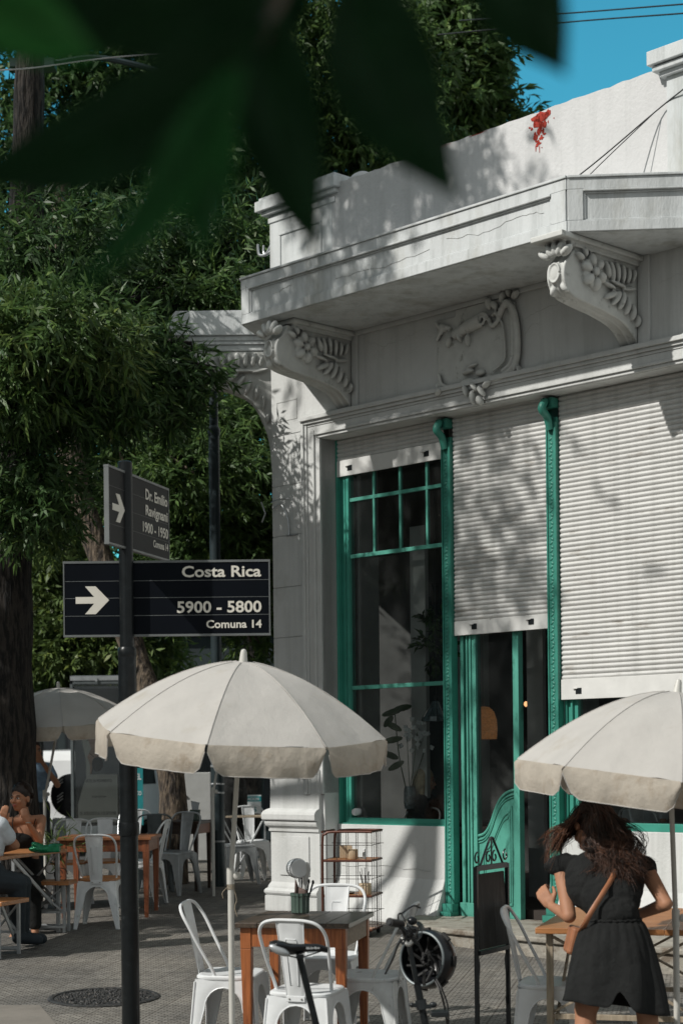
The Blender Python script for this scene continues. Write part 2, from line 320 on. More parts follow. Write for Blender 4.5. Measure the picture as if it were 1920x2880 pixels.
def place(proto, used, loc, rz, label, group, cat=None, tilt=0):
    o = proto if not used else copy_tree(proto)
    o.location = loc; o.rotation_euler = (tilt, 0, rz); o['label'] = label; o['group'] = group
    return o
def blob(mb, name, m, parent=None, voxel=.006, smooth=6, fac=.5, label=None):
    """overlapping closed shapes fused into one continuous surface"""
    me = mb.mesh(name+'_src'); o = bpy.data.objects.new(name, me); col.objects.link(o)
    r = o.modifiers.new('r', 'REMESH'); r.mode = 'VOXEL'; r.voxel_size = voxel; r.use_smooth_shade = True
    if smooth: sm = o.modifiers.new('s', 'SMOOTH'); sm.iterations = smooth; sm.factor = fac
    dg = bpy.context.evaluated_depsgraph_get(); dg.update()
    nm = bpy.data.meshes.new_from_object(o.evaluated_get(dg)); o.modifiers.clear(); o.data = nm; bpy.data.meshes.remove(me)
    nm.materials.clear(); nm.materials.append(m); nm.shade_smooth()
    if parent is not None: o.parent = parent
    if label: o['label'] = label
    return o
def text_part(name, txt, m, parent, width, height, M, bold=.02, depth=.002, label=None, slant=0):
    """lettering fitted in a width x height box; M maps (x right, y up, z out) to its place, origin at its lower left"""
    cu = bpy.data.curves.new('t', 'FONT'); cu.body = txt; cu.size = 1; cu.offset = bold; cu.extrude = 0.01; cu.resolution_u = 3
    to = bpy.data.objects.new('t', cu); col.objects.link(to); dg = bpy.context.evaluated_depsgraph_get(); dg.update()
    me = bpy.data.meshes.new_from_object(to.evaluated_get(dg)); bpy.data.objects.remove(to)
    xs = [v.co.x for v in me.vertices]; ys = [v.co.y for v in me.vertices]; x0, x1, y0, y1 = min(xs), max(xs), min(ys), max(ys)
    for v in me.vertices:
        v.co = M @ Vector(((v.co.x-x0)/(x1-x0)*width, (v.co.y-y0)/(y1-y0)*height, depth*(1 if v.co.z > 0 else 0)+.0012))
    me.materials.clear(); me.materials.append(m); o = bpy.data.objects.new(name, me); col.objects.link(o); o.parent = parent
    if label: o['label'] = label
    return o
def frame_at(o, x, up=(0,0,1)):      # matrix for lettering: x direction along the writing
    x = Vector(x).normalized(); y = Vector(up).normalized(); z = x.cross(y)
    M = Matrix((x, y, z)).transposed().to_4x4(); M.translation = Vector(o); return M
def spline(pts, n=8):
    P = [Vector(p) for p in pts]; P = [2*P[0]-P[1]]+P+[2*P[-1]-P[-2]]; out = []
    for i in range(1, len(P)-2):
        for k in range(n):
            t = k/n; a, b, c, d = P[i-1], P[i], P[i+1], P[i+2]
            out.append(.5*((2*b)+(c-a)*t+(2*a-5*b+4*c-d)*t*t+(3*b-a-3*c+d)*t**3))
    out.append(P[-2]); return out
# ================================================================== SETTING: ground
g = MB(); ys = [-60,-6,0,4,9.6,14,18.6,23,25]
xs = [-300,-40,-12,-6,-3,0,3,8,30,300]
g.grid([[(x, y, gz(y)) for x in xs] for y in ys]); tag(g.build('pavement', paving), None, None, kind='structure')
g = MB(); g.grid([[(x, y, gz(25)-.14) for x in (-600, -40, 0, 40, 600)] for y in (25.004, 60, 900)]); tag(g.build('road', asphalt), None, None, kind='structure')
g = MB(); g.grid([[(x, y, -2.6) for x in (-900, 0, 900)] for y in (-300, -60.01)]); tag(g.build('ground', asphalt), None, None, kind='structure')
k = MB()
for i in range(40): k.box((-31.2+i*1.2, 25.0, gz(25)-.06), (1.18, .16, .17))
tag(k.build('kerb', stone, bevel=.01), None, None, kind='structure')
# smooth cement corner ramp at lower left
g = MB(); rows = []
for y in np.linspace(9.0, 11.75, 14):
    xr = -1.30-.75*((y-9.0)/2.75)**1.2
    rows.append([(x, y, gz(y)+.005) for x in np.linspace(-6, xr, 8)])
g.grid(rows); tag(g.build('cement_ramp', concrete), None, None, kind='structure')

# ================================================================== CORNER BUILDING
B = empty('corner_building', fw(0,0,.26), 'white corner cafe building with carved consoles, roller shutters and green joinery', 'building')
def bpart(mb, name, m, smooth=False, bevel=0., label=None, parent=B):
    o = mb.build(name, m, parent, smooth, bevel, label=label)
    if parent is B: o.matrix_parent_inverse = Matrix.Translation(-B.location)
    return o
w_ = MB()
w_.fbox(.0, .694, -.35, -.006, .1, 6.0)                         # pier core
zz = 1.62
joints = [1.62, 1.93, 2.42, 2.91, 3.40, 3.90, 4.39, 4.88, 5.70]
for i in range(len(joints)-1): w_.fbox(.0, .476, -.3, 0, joints[i]+.006, joints[i+1]-.004)
w_.fbox(.476, .694, -.3, -.001, 1.4, 5.7)
w_.fbox(.694, 6.0, -.35, 0, 4.78, 6.0)                          # above the openings
w_.fbox(5.05, 6.0, -.35, -.002, .1, 4.78)
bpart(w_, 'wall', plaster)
w_ = MB()
# walls behind and along the two streets
for (ya,yb,za,zb) in ((17.35,18.0,.1,6.4),(18.0,19.7,.1,1.1),(18.0,19.7,4.7,6.4),(19.7,20.3,.1,6.4),(20.3,21.9,.1,1.1),(20.3,21.9,4.7,6.4),(21.9,29.8,.1,6.4)): w_.box((-.50,(ya+yb)/2,(za+zb)/2),(.29,yb-ya-.001,zb-za-.001))
w_.box((8.5, 12.95, 3.6), (10.2, .35, 6.9)); w_.box((6.5, 29.6, 3.4), (13.8, .4, 6.6))
bpart(w_, 'street_wall', plaster)
w_ = MB(); w_.prism([(-.6,17.3),(3.4,13.1),(13.5,13.1),(13.5,29.5),(-.6,29.5)], lambda x,y:(x,y,5.72), lambda x,y:(x,y,5.9)); bpart(w_, 'roof', concrete)
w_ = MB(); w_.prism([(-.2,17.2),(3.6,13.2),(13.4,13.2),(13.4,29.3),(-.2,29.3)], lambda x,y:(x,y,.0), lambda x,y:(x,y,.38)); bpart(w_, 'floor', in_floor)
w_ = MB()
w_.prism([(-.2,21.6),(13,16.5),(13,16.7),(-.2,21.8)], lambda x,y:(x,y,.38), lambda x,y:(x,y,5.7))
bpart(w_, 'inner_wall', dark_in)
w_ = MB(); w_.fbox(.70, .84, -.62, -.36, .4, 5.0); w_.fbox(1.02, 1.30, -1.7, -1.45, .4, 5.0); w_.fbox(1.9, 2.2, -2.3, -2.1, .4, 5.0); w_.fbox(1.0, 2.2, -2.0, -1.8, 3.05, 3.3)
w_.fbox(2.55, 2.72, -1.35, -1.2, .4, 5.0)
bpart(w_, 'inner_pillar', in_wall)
# battered plinth walls below the windows
for (u0, u1) in ((.70, 2.085), (3.42, 5.05)):
    w_ = MB(); P = [(-.34,.1),(0.02,.1),(-.02,.24),(-.165,.62),(-.175,1.10),(-.34,1.10)]
    w_.prism(P, lambda w,z:fw(u0,w,z), lambda w,z:fw(u1,w,z)); bpart(w_, 'plinth_wall', plaster, bevel=.008)
# pedestal of the corner pier
w_ = MB()
PR = [(.10,.080),(.395,.080),(.40,.066),(.408,.076),(.425,.086),(.445,.086),(.462,.074),(.47,.060),(.49,.056),(.51,.046),(.53,.034),(1.02,.034),(1.025,.048),(1.045,.050),(1.05,.042),(1.06,.050),(1.08,.070),(1.10,.078),(1.12,.080),(1.125,.060),(1.135,.094),(1.145,.100),(1.19,.102),(1.215,.092),(1.235,.070),(1.25,.038),(1.62,.034)]
for i in range(len(PR)-1):
    (za, pa), (zb, pb) = PR[i], PR[i+1]; ra = [fw(-pa,pa,za), fw(.66,pa,za), fw(.66,-.25,za), fw(-pa,-.25,za)]; rb = [fw(-pb,pb,zb), fw(.66,pb,zb), fw(.66,-.25,zb), fw(-pb,-.25,zb)]
    w_.add(ra+rb, [(0,1,5,4),(1,2,6,5),(2,3,7,6),(3,0,4,7)]+([(7,6,5,4)] if i == len(PR)-2 else []))
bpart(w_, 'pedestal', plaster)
w_ = MB(); w_.fbox(.10,.52,.035,.047,.60,.98); bpart(w_, 'pedestal_panel', plaster, bevel=.004)
# surround of the openings
w_ = MB()
for (a, b, p) in ((.478,.515,.062),(.515,.545,.045),(.545,.615,.030),(.615,.640,.042),(.640,.696,.020)): w_.fbox(a, b, 0, p, 1.39, 4.992-(a-.478)*.95)
for (a, b, p) in ((4.955,4.992,.085),(4.925,4.955,.060),(4.90,4.925,.040),(4.835,4.90,.032),(4.81,4.835,.048),(4.782,4.81,.030)): w_.fbox(.478+(4.992-b)*1.1, 6.0, 0, p, a, b)
w_.fbox(.478,6.,0,.045,4.992,5.01)
bpart(w_, 'architrave', plaster, bevel=.004)
w_ = MB(); w_.fbox(4.41,4.52,0,.03,5.01,5.7); w_.fbox(1.14,1.22,0,.02,5.01,5.7); w_.fbox(.52,4.4,0,.03,5.66,5.70); bpart(w_, 'frieze_strip', plaster, bevel=.004)
# hairline joints cast in the pier panel
w_ = MB()
for (a,b,c_,d) in ((.08,.37,5.205,5.211),(.08,.37,5.02,5.026),(.08,.086,5.02,5.21),(.364,.37,5.02,5.21)): w_.fbox(a,b,0,.004,c_,d)
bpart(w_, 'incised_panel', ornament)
# projecting cornice
def pt(u, w): return Vector(fw(u, w, 0)).to_2d()
cA, cB = pt(.69,.95), pt(4.44,.95); cC = cB+Vector((1.5,-.105)); cZ = pt(.16,0); cM = pt(.36,.37)
back = [pt(5.6,-.2), pt(.1,-.2)]
w_ = MB(); poly = [cZ, cM, cA, cB, cC]+back
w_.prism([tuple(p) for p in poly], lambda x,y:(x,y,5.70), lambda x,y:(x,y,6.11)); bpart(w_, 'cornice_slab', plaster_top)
def seg_box(mb, p, q, a, b, z0, z1, e0=0., e1=0.):
    d = (q-p).normalized(); n = Vector((d.y, -d.x)); P, Q = p-d*e0, q+d*e1
    c4 = [P+n*b, Q+n*b, Q+n*a, P+n*a]
    return mb.hexa([(v.x, v.y, z0) for v in c4]+[(v.x, v.y, z1) for v in c4])
w_ = MB()
for (p, q, e0, e1, i0, i1) in ((cM, cA, 0, 0, .06, .10), (cA, cB, 0, 0, .10, .14), (cB, cC, 0, 0, .12, .1)):
    seg_box(w_, p, q, 0, .022, 5.702, 5.785, .0, .008); seg_box(w_, p, q, 0, .022, 6.022, 6.108, .0, .008)
    seg_box(w_, p, q, 0, .035, 6.108, 6.128, .0, .012)
    L_ = (q-p).length; d = (q-p).normalized()
    seg_box(w_, p, p+d*i0, 0, .0215, 5.785, 6.022); seg_box(w_, q-d*i1, q, 0, .0215, 5.785, 6.022)
    seg_box(w_, p+d*i0, q-d*i1, 0, .034, 6.004, 6.021); seg_box(w_, p+d*i0, q-d*i1, 0, .012, 5.990, 6.004)
    seg_box(w_, p+d*i0, q-d*i1, 0, .010, 5.786, 5.797)
    seg_box(w_, p+d*i0, p+d*(i0+.018), 0, .012, 5.797, 5.990); seg_box(w_, q-d*(i1+.018), q-d*i1, 0, .012, 5.797, 5.990)
bpart(w_, 'cornice_moulding', plaster_top, bevel=.004)
# cornice of the side street, seen end on
w_ = MB(); P = [(-.55,5.945),(-1.63,5.945),(-1.66,5.99),(-1.655,6.12),(-1.60,6.19),(-.55,6.19)]
w_.prism(P, lambda x,z:(x,17.30,z), lambda x,z:(x,17.95,z))
for (x0, z0, z1, y) in ((-1.52,5.895,5.945,17.33),(-1.46,5.86,5.895,17.34),(-1.42,5.80,5.86,17.36)): w_.box(((x0-.5)/2, (y+17.93)/2, (z0+z1)/2), (-.5-x0, 17.93-y, z1-z0-.001))
bpart(w_, 'side_cornice', plaster_top, bevel=.006)
# consoles
def console(mp, u0, u1, low, top, flower, name='console', k=1.):
    mb = MB(); poly = [(p.x, p.y) for p in spline([Vector((a,b,0)) for a,b in low], 5)]
    poly = poly+top
    mb.prism(poly, lambda w,z: mp(u0,w,z), lambda w,z: mp(u1,w,z))
    for u in (u0+.012, (u0+u1)/2, u1-.012): mb.tube([mp(u, w, z) for w, z in poly[:len(poly)-len(top)]], .014*k, 8)
    fx, fz, fr = flower; um = u1
    axu = (Vector(mp(um+1,0,0))-Vector(mp(um,0,0))).normalized(); axw = (Vector(mp(0,1,0))-Vector(mp(0,0,0))).normalized()
    Mx = Matrix((axw, Vector((0,0,1)), axu)).transposed()
    def leaf(w, z, ang, l, wd, t=.022):
        Rm = Mx @ Matrix.Rotation(ang, 3, 'Z') @ Matrix.Rotation(.25, 3, 'X'); mb.ell(mp(um+t*.45, w, z), (l*1.02, wd*.86, t*1.5), Rm, 12, 8)
    for i in range(6):
        a = i*math.pi/3+.3; leaf(fx+math.cos(a)*fr, fz+math.sin(a)*fr, a, fr*.62, fr*.52, .038)
        leaf(fx+math.cos(a+.5)*fr*.9, fz+math.sin(a+.5)*fr*.9, a, fr*.5, fr*.4, .02)
    mb.ell(mp(um+.045, fx, fz), (fr*.40, fr*.40, .035), Mx, 14, 8)
    return mb, leaf, Mx
fwm = lambda u, w, z: fw(u, w, z)
low = [(0,4.995),(.06,5.06),(.18,5.15),(.42,5.205),(.68,5.235),(.86,5.27),(.935,5.36),(.93,5.47),(.86,5.545),(.82,5.60)]
for (ua, ub) in ((.955,1.135),(4.235,4.405)):
    mb, leaf, Mx = console(fwm, ua, ub, low, [(.82,5.64),(0,5.64)], (.62,5.465,.090))
    for (w,z,a,l,wd) in ((.44,5.52,1.2,.07,.03),(.38,5.51,1.4,.085,.032),(.31,5.52,1.5,.085,.032),(.24,5.52,1.6,.08,.03),(.17,5.52,1.7,.07,.03),(.10,5.53,1.9,.06,.026),
                         (.42,5.40,.2,.08,.022),(.40,5.33,-.5,.08,.028),(.33,5.32,-.9,.085,.03),(.26,5.31,-1.2,.085,.03),(.19,5.28,-1.35,.08,.028),(.12,5.24,-1.5,.07,.024),(.06,5.18,-1.6,.05,.02),
                         (.30,5.43,.1,.10,.02),(.16,5.42,-.2,.09,.02),(.78,5.56,.4,.05,.03),(.72,5.60,1.2,.04,.03)):
        leaf(w, z, a, l, wd, .030)
    uc = (ua+ub)/2; Mf = Matrix((EU, Vector((0,0,1)), EN)).transposed()
    mb.ell(fw(uc-.01,.93,5.42), (.062,.085,.030), Mf, 16, 8)
    mb.tube([fw(uc+.05*math.cos(t)-.01,.955,5.42+.072*math.sin(t)) for t in np.linspace(0,6.1,18)], .009, 6)
    for dx, dz, a, l in ((-.11,.16,2.5,.06),(-.055,.19,2.0,.07),(0,.20,1.57,.07),(.055,.19,1.1,.07),(.11,.16,.6,.06),(.05,-.10,-1.0,.05),(-.05,-.11,-2.1,.05)):
        mb.ell(fw(uc+dx,.95 if dz>0 else .90,5.41+dz), (l,.030,.04), Mf @ Matrix.Rotation(a,3,'Z'), 10, 8)
    mb.fbox(ua-.07, ub+.07, 0, 1.06 if ua>2 else .80, 5.655, 5.70)
    mb.fbox(ua-.03, ub+.03, 0, .90 if ua>2 else .76, 5.62, 5.66)
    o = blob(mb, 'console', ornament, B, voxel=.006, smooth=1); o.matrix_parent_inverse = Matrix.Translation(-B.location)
side = lambda a, w, z: Vector((-.65-w, 17.55-a, z))
mb, leaf, Mx = console(side, 0, .18, [(0,4.60),(.02,4.85),(.07,5.05),(.20,5.30),(.42,5.42),(.62,5.47),(.76,5.56),(.80,5.68),(.78,5.76)], [(.76,5.80),(0,5.80)], (.68,5.66,.075))
for (w,z,a,l,wd) in ((.50,5.70,1.2,.07,.03),(.42,5.70,1.4,.075,.03),(.34,5.71,1.5,.075,.03),(.26,5.71,1.6,.075,.03),(.18,5.71,1.8,.07,.03),(.10,5.70,1.9,.06,.026),(.48,5.57,-.3,.08,.024),(.40,5.53,-.6,.08,.026),(.32,5.49,-.9,.08,.028),(.24,5.44,-1.2,.08,.028),(.16,5.38,-1.4,.08,.026),(.09,5.28,-1.5,.08,.022),(.30,5.60,0,.14,.018),(.12,5.60,-.2,.09,.02),(.05,5.12,-1.5,.05,.02)):
    leaf(w, z, a, l, wd, .028)
o = blob(mb, 'console', ornament, B, voxel=.0075, smooth=1); o.matrix_parent_inverse = Matrix.Translation(-B.location)
# stucco cartouche between the consoles
mb = MB(); cu = lambda u, z, w=.02: fw(u, w+.03, z)
mb.fbox(2.23,3.13,-.02,.022,5.0,5.60); mb.fbox(2.45,3.0,-.02,.022,5.55,5.66)
Mf = Matrix((EU, Vector((0,0,1)), EN)).transposed()
def ctube(pts, r, n=8): mb.tube([cu(p[0], p[1], .02 if len(p) < 3 else p[2]) for p in [tuple(q)[:2] for q in spline([(a,b,0) for a,b in pts], 5)]], r, n)
ctube([(2.98,5.50),(3.06,5.60),(3.13,5.53),(3.17,5.38),(3.18,5.2),(3.16,5.08),(3.08,5.00),(2.95,4.965),(2.85,4.99)], .030)
ctube([(2.98,5.55),(3.09,5.56),(3.12,5.40),(3.13,5.2),(3.10,5.08),(3.0,5.02)], .018)
ctube([(2.98,5.48),(3.02,5.4),(3.04,5.2),(3.02,5.1),(2.9,5.04)], .010)
ctube([(2.30,5.47),(2.34,5.52),(2.42,5.49)], .02)
ctube([(2.86,5.50),(2.90,5.43),(2.97,5.47),(2.95,5.53),(2.90,5.52)], .020)
ctube([(2.27,5.12),(2.31,5.02),(2.42,4.985),(2.60,4.99)], .017)
ctube([(2.25,5.05),(2.33,4.97),(2.48,4.955),(2.62,4.965)], .013)
ctube([(2.24,5.58),(2.30,5.50),(2.25,5.42)], .018)
mb.tube([fw(2.45,.035,5.43), fw(2.62,.05,5.47), fw(2.78,.05,5.50)], [.04,.055,.06], 12)
for t in np.linspace(0, 9, 40): mb.ell(fw(2.80+.062*(1-t/13)*math.cos(t), .07, 5.50+.062*(1-t/13)*math.sin(t)), .014, None, 6, 4)
for (u,z,a,l,wd) in ((3.02,5.66,1.2,.06,.03),(3.09,5.69,1.6,.055,.026),(3.16,5.65,.8,.05,.024),(2.93,5.60,2.1,.05,.03),(2.86,5.63,1.7,.06,.035),(2.52,5.40,-1.2,.05,.02),(2.62,5.36,-1.6,.055,.022),(2.40,5.38,-2,.05,.02),(2.33,5.52,2.3,.05,.03),
                     (2.62,5.08,.1,.07,.02),(2.66,5.12,.25,.07,.016),(2.76,5.05,.0,.05,.03),(2.60,4.99,.1,.10,.034),(2.72,4.93,-.9,.06,.022),(2.62,4.91,-1.3,.06,.022),(2.80,4.88,-1.0,.06,.022),(2.70,4.84,-1.5,.065,.026),(2.78,4.80,-1.2,.05,.03),(2.86,4.93,.6,.05,.02),(3.16,5.02,1.3,.05,.018),(3.12,4.98,.4,.045,.016),(3.20,5.00,1.8,.04,.016),(2.27,5.00,1.9,.045,.016),(2.30,4.95,.8,.04,.016)):
    mb.ell(fw(u,.045 if z > 4.97 else .085,z), (l,wd,.042), Mf @ Matrix.Rotation(a,3,'Z'), 10, 8)
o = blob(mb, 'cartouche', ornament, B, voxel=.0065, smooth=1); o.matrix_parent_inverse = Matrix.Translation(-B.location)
# parapet
w_ = MB(); w_.fbox(0,.88,-.6,0,5.9,7.06); w_.fbox(-.012,.93,-.62,.012,6.98,7.03)
w_.fbox(-.07,.97,-.66,.05,7.06,7.10); w_.fbox(-.12,1.0,-.7,.09,7.10,7.20); w_.fbox(-.09,.98,-.68,.06,7.2,7.235)
for (a,b,c_,d) in ((.14,.74,6.83,6.855),(.14,.165,6.2,6.83),(.715,.74,6.2,6.83)): w_.fbox(a,b,0,.012,c_,d)
bpart(w_, 'parapet_pier', plaster_top, bevel=.006)
w_ = MB(); top = []
for i in range(61):
    u = .88+i*(4.71-.88)/60; top.append((u, 7.15+.004*math.sin(i*1.7)+.003*math.sin(i*.6)+random.uniform(-.003,.003)))
poly = [(4.71,5.9)]+top[::-1]+[(.88,5.9)]
w_.prism(poly, lambda u,z:fw(u,-.004,z), lambda u,z:fw(u,-.18,z)); w_.ell(fw(1.0,-.3,7.15),(.16,.16,.16),None,16,10)
bpart(w_, 'parapet_wall', render_wall)
w_ = MB(); w_.fbox(4.71,6.2,-.5,.03,5.9,7.05); w_.fbox(4.67,6.25,-.5,.07,7.05,7.09); w_.fbox(4.63,6.3,-.5,.11,7.09,7.13); w_.fbox(4.60,6.3,-.5,.14,7.14,7.25); w_.fbox(4.88,6.1,.03,.045,6.83,6.86); w_.fbox(4.88,4.905,.03,.045,6.2,6.86)
bpart(w_, 'parapet_pier', plaster_top, bevel=.005)
# patches of bare red render
w_ = MB(); wtop = MB()
rng = random.Random(3)
def patch(u, z, r, n=11, sx=1., sz=1.):
    pts = [(u+sx*r*rng.uniform(.6,1.15)*math.cos(t), min(7.145, z+sz*r*rng.uniform(.6,1.15)*math.sin(t))) for t in [2*math.pi*k/n for k in range(n)]]
    (w_ if u > 3 else wtop).prism(pts, lambda a,b:fw(a,.0,b), lambda a,b:fw(a,-.006,b))
for (u,z,r,sx,sz) in ((3.42,7.10,.075,1.35,.6),(3.38,7.05,.05,1.1,.8),(3.46,7.02,.022,1,1.4),(3.40,6.985,.028,1,1.2),(3.36,6.94,.026,1.2,1),(3.42,6.92,.020,1.3,.8),(3.39,6.88,.022,1.6,.6),(3.44,6.97,.014,.8,2.),(3.36,6.85,.006,.8,5),(3.40,6.83,.004,.8,8),(3.50,7.11,.03,1,1),
                      (2.7,7.15,.02,6,.6),(2.3,7.15,.018,8,.6),(1.9,7.15,.014,6,.5)): patch(u,z,r,11,sx,sz)
for k in range(46):
    zz_ = 7.12-abs(rng.gauss(0,.11)); patch(3.41+rng.gauss(0,.035+.02*(zz_ > 7.02)), zz_, rng.uniform(.004,.014), 7, 1, rng.uniform(.6,2.2))
bpart(w_, 'red_patch', redbrick); bpart(wtop, 'red_edge', redbrick)
w_ = MB()
def crack(pts, w0, r=.0016):
    S = []
    for i in range(len(pts)-1):
        for k in range(7): t = k/7; S.append(fw(pts[i][0]+(pts[i+1][0]-pts[i][0])*t, w0+.0004, pts[i][1]+(pts[i+1][1]-pts[i][1])*t+rng.gauss(0,.007)))
    w_.tube(S, r, 4)
crack([(1.3,5.60),(1.55,5.50),(1.75,5.52),(2.1,5.58)],.0); crack([(3.2,5.42),(3.35,5.47),(3.6,5.50),(3.9,5.44)],0); crack([(3.22,5.30),(3.3,5.38),(3.42,5.37)],0); crack([(4.6,5.46),(4.8,5.50),(5.0,5.40)],0)
crack([(.75,6.06),(.75,5.99)],.972); crack([(1.9,5.88),(2.5,5.86),(3.1,5.89)],.952); crack([(3.2,5.93),(3.6,5.88),(4.0,5.94),(4.25,5.90)],.952); crack([(1.1,5.9),(1.4,5.94)],.952); crack([(.75,.70),(1.4,.72),(2.0,.69)],-.163,.0022)
bpart(w_, 'hairline_crack', ornament)
# iron hooks and wires on the parapet pier
w_ = MB()
for z in (6.72, 6.30): w_.tube(spline([fw(0,-.02,z), fw(-.06,0,z-.03), fw(-.13,.02,z-.02), fw(-.15,.02,z+.05), fw(-.15,.02,z+.09)],4), .014, 6)
w_.tube(spline([fw(0,-.02,6.78), fw(-.05,0,6.70), fw(-.09,0,6.72), fw(-.09,0,6.79)],4), .012, 6)
bpart(w_, 'iron_hook', galv, smooth=True)
w_ = MB(); w_.tube(spline([fw(.02,.03,4.24), fw(.12,.06,4.25), fw(.28,.04,4.25)],4), .007, 5); w_.tube(spline([fw(.05,.03,4.18), fw(.18,.05,4.2), fw(.26,.035,4.05), fw(.27,.03,3.9)],5), .008, 5)
w_.fbox(.2,.36,.0,.012,3.895,3.905); w_.tube([fw(-.12,.04,4.26),fw(-.05,.05,4.14),fw(-.1,.05,4.06)],.008,5)
bpart(w_, 'wall_bracket', galv, smooth=True)

# ---------------- roller shutters: one corrugated sheet each
def shutter(u0, u1, z0, z1, band, label):
    mb = MB(); pitch = .0415; n = int((z1-band)/pitch); rows = []
    us = np.linspace(u0, u1, 9); ph = rng.random()*3
    def off(u, z): return .004*math.sin(u*2.3+ph)+.003*math.sin(z*1.9+u*1.3+ph)
    for i in range(n+1):
        zb = band+i*pitch
        for (dz, dw) in ((.0,-.005),(.004,.000),(.013,.0075),(.022,.0105),(.031,.0075),(.0385,.000),(.0405,-.005)):
            if zb+dz > z1: break
            rows.append([fw(u, -.205+dw+off(u, zb), zb+dz+.0035*math.sin(u*1.7+zb*.8+ph)) for u in us])
    mb.grid(rows)
    o = bpart(mb, 'roller_shutter', shutter_m, label=label)
    bb = MB(); bb.fbox(u0, u1, -.212, -.192, z0, band+.002)
    b2 = bb.build('bottom_band', shutter_band, o, bevel=.003)
    hb = MB()
    for u in (u0+.22*(u1-u0) if u1-u0 < 1.3 else u0+.19, u1-.2):
        hb.fbox(u-.03, u+.03, -.193, -.188, z0+.045, z0+.095)
    hb.build('hand_slot', black_m, o)
    hb = MB()
    for u in (u0+.22*(u1-u0) if u1-u0 < 1.3 else u0+.19, u1-.2): hb.fbox(u-.055, u-.005, -.192, -.176, z0+.088, z0+.094)
    hb.build('pull_tab', shutter_band, o)
    return o
shutter(.70, 2.088, 4.425, 4.80, 4.575, 'short raised roller shutter over the left window')
shutter(2.205, 3.298, 2.815, 4.80, 2.94, 'roller shutter half down over the door')
shutter(3.415, 5.05, 2.20, 4.80, 2.37, 'wide roller shutter pulled down over the right window')
# ---------------- green cast posts between the bays
def post(u0, u1, zb):
    mb = MB(); mb.fbox(u0, u1, -.24, -.172, zb, 4.60); mb.fbox(u0, u0+.014, -.172, -.164, zb, 4.56); mb.fbox(u1-.026, u1, -.172, -.160, zb, 4.56)
    mb.tube(spline([fw((u0+u1)/2,-.16,4.50), fw((u0+u1)/2,-.12,4.60), fw((u0+u1)/2,-.05,4.66), fw((u0+u1)/2-.0,-.10,4.74)],5), [.034]*15+[.030], 10)
    mb.fbox(u0-.004,u1+.004,-.2,-.11,4.68,4.76)
    mb.fbox(u0-.012, u1+.012, -.2, -.12, zb, zb+.13); mb.fbox(u0-.03, u1+.02, -.2, -.09, zb, zb+.06)
    z = zb+.2; a = 0
    while z < 4.45:      # twisted leaf relief
        s = 1 if a % 2 == 0 else -1; uc = (u0+u1-.014)/2
        mb.ell(fw(uc+.006*s,-.172,z), (.022,.006,.012), Matrix((EU, EN, Vector((0,0,1)))).transposed() @ Matrix.Rotation(s*.6,3,'Y'), 8, 5)
        z += .034; a += 1
    o = bpart(mb, 'cast_post', green_d, smooth=True); return o
post(2.090, 2.200, .28); post(3.300, 3.410, .31)
# ---------------- left window
wn = MB()
for (a,b,w0,w1) in ((.694,.715,-.26,-.19),(.715,.765,-.30,-.25),(.765,.785,-.30,-.225),(.785,.80,-.3,-.24),(.80,.838,-.30,-.22)): wn.fbox(a,b,w0,w1,1.10,4.78)
wn.fbox(.694,2.09,-.30,-.19,1.095,1.112); wn.fbox(.80,2.09,-.30,-.215,1.112,1.162)
win = bpart(wn, 'window', green_frame, bevel=.003)
for z, t in ((4.195,.034),(3.655,.038),(2.40,.038)): MB().fbox(.838,2.09,-.272,-.236,z-t/2,z+t/2).build('muntin', green, win, bevel=.003)
for u in (1.158,1.501,1.841): MB().fbox(u-.013,u+.013,-.270,-.238,3.655,4.78).build('muntin', green, win, bevel=.003)
gl = MB(); gl.add([fw(.838,-.255,1.162),fw(2.09,-.255,1.162),fw(2.09,-.255,4.78),fw(.838,-.255,4.78)],[(0,1,2,3)]); gl.build('pane', glass, win)
# ---------------- right window, mostly behind its shutter
wn = MB()
for (a,b,w0,w1) in ((3.412,3.44,-.30,-.24),(3.44,3.49,-.32,-.26),(3.49,3.51,-.32,-.225),(3.51,3.55,-.32,-.25)): wn.fbox(a,b,w0,w1,1.10,4.78)
wn.fbox(3.41,5.05,-.32,-.185,1.10,1.165); win2 = bpart(wn, 'window', green_frame, bevel=.003)
gl = MB(); gl.add([fw(3.55,-.285,1.165),fw(5.05,-.285,1.165),fw(5.05,-.285,4.7),fw(3.55,-.285,4.7)],[(0,1,2,3)]); gl.build('pane', glass, win2)
# ---------------- door
jb = MB()
for (a,b,w0,w1) in ((2.225,2.262,-.34,-.245),(2.262,2.30,-.36,-.285),(2.30,2.318,-.34,-.235),(2.318,2.345,-.34,-.25),(2.345,2.362,-.34,-.23),(2.362,2.388,-.34,-.245)): jb.fbox(a,b,w0,w1,.30,4.78)
jb.fbox(2.22,2.392,-.36,-.215,.27,.42)
bpart(jb, 'door_jamb', green, bevel=.003)
jb = MB(); jb.fbox(3.262,3.298,-.34,-.25,.30,4.78); jb.fbox(2.2,3.3,-.34,-.25,3.2,3.3); bpart(jb, 'door_jamb', green_d, bevel=.003)
dr = MB(); dr.fbox(2.846,2.911,-.30,-.235,.30,3.2); dr.fbox(2.390,2.412,-.30,-.24,.30,3.2)
S_ = [(2.412,1.035),(2.47,1.05),(2.52,1.09),(2.565,1.16),(2.605,1.25),(2.655,1.34),(2.72,1.405),(2.79,1.435),(2.846,1.445)]
Sc = [(p.x, p.y) for p in spline([(a,b,0) for a,b in S_], 4)]
dr.prism(Sc+[(2.846,.30),(2.412,.30)], lambda u,z:fw(u,-.262,z), lambda u,z:fw(u,-.295,z))
door = bpart(dr, 'door', green, bevel=.003, label='green carved door leaf with a swan-neck lower panel')
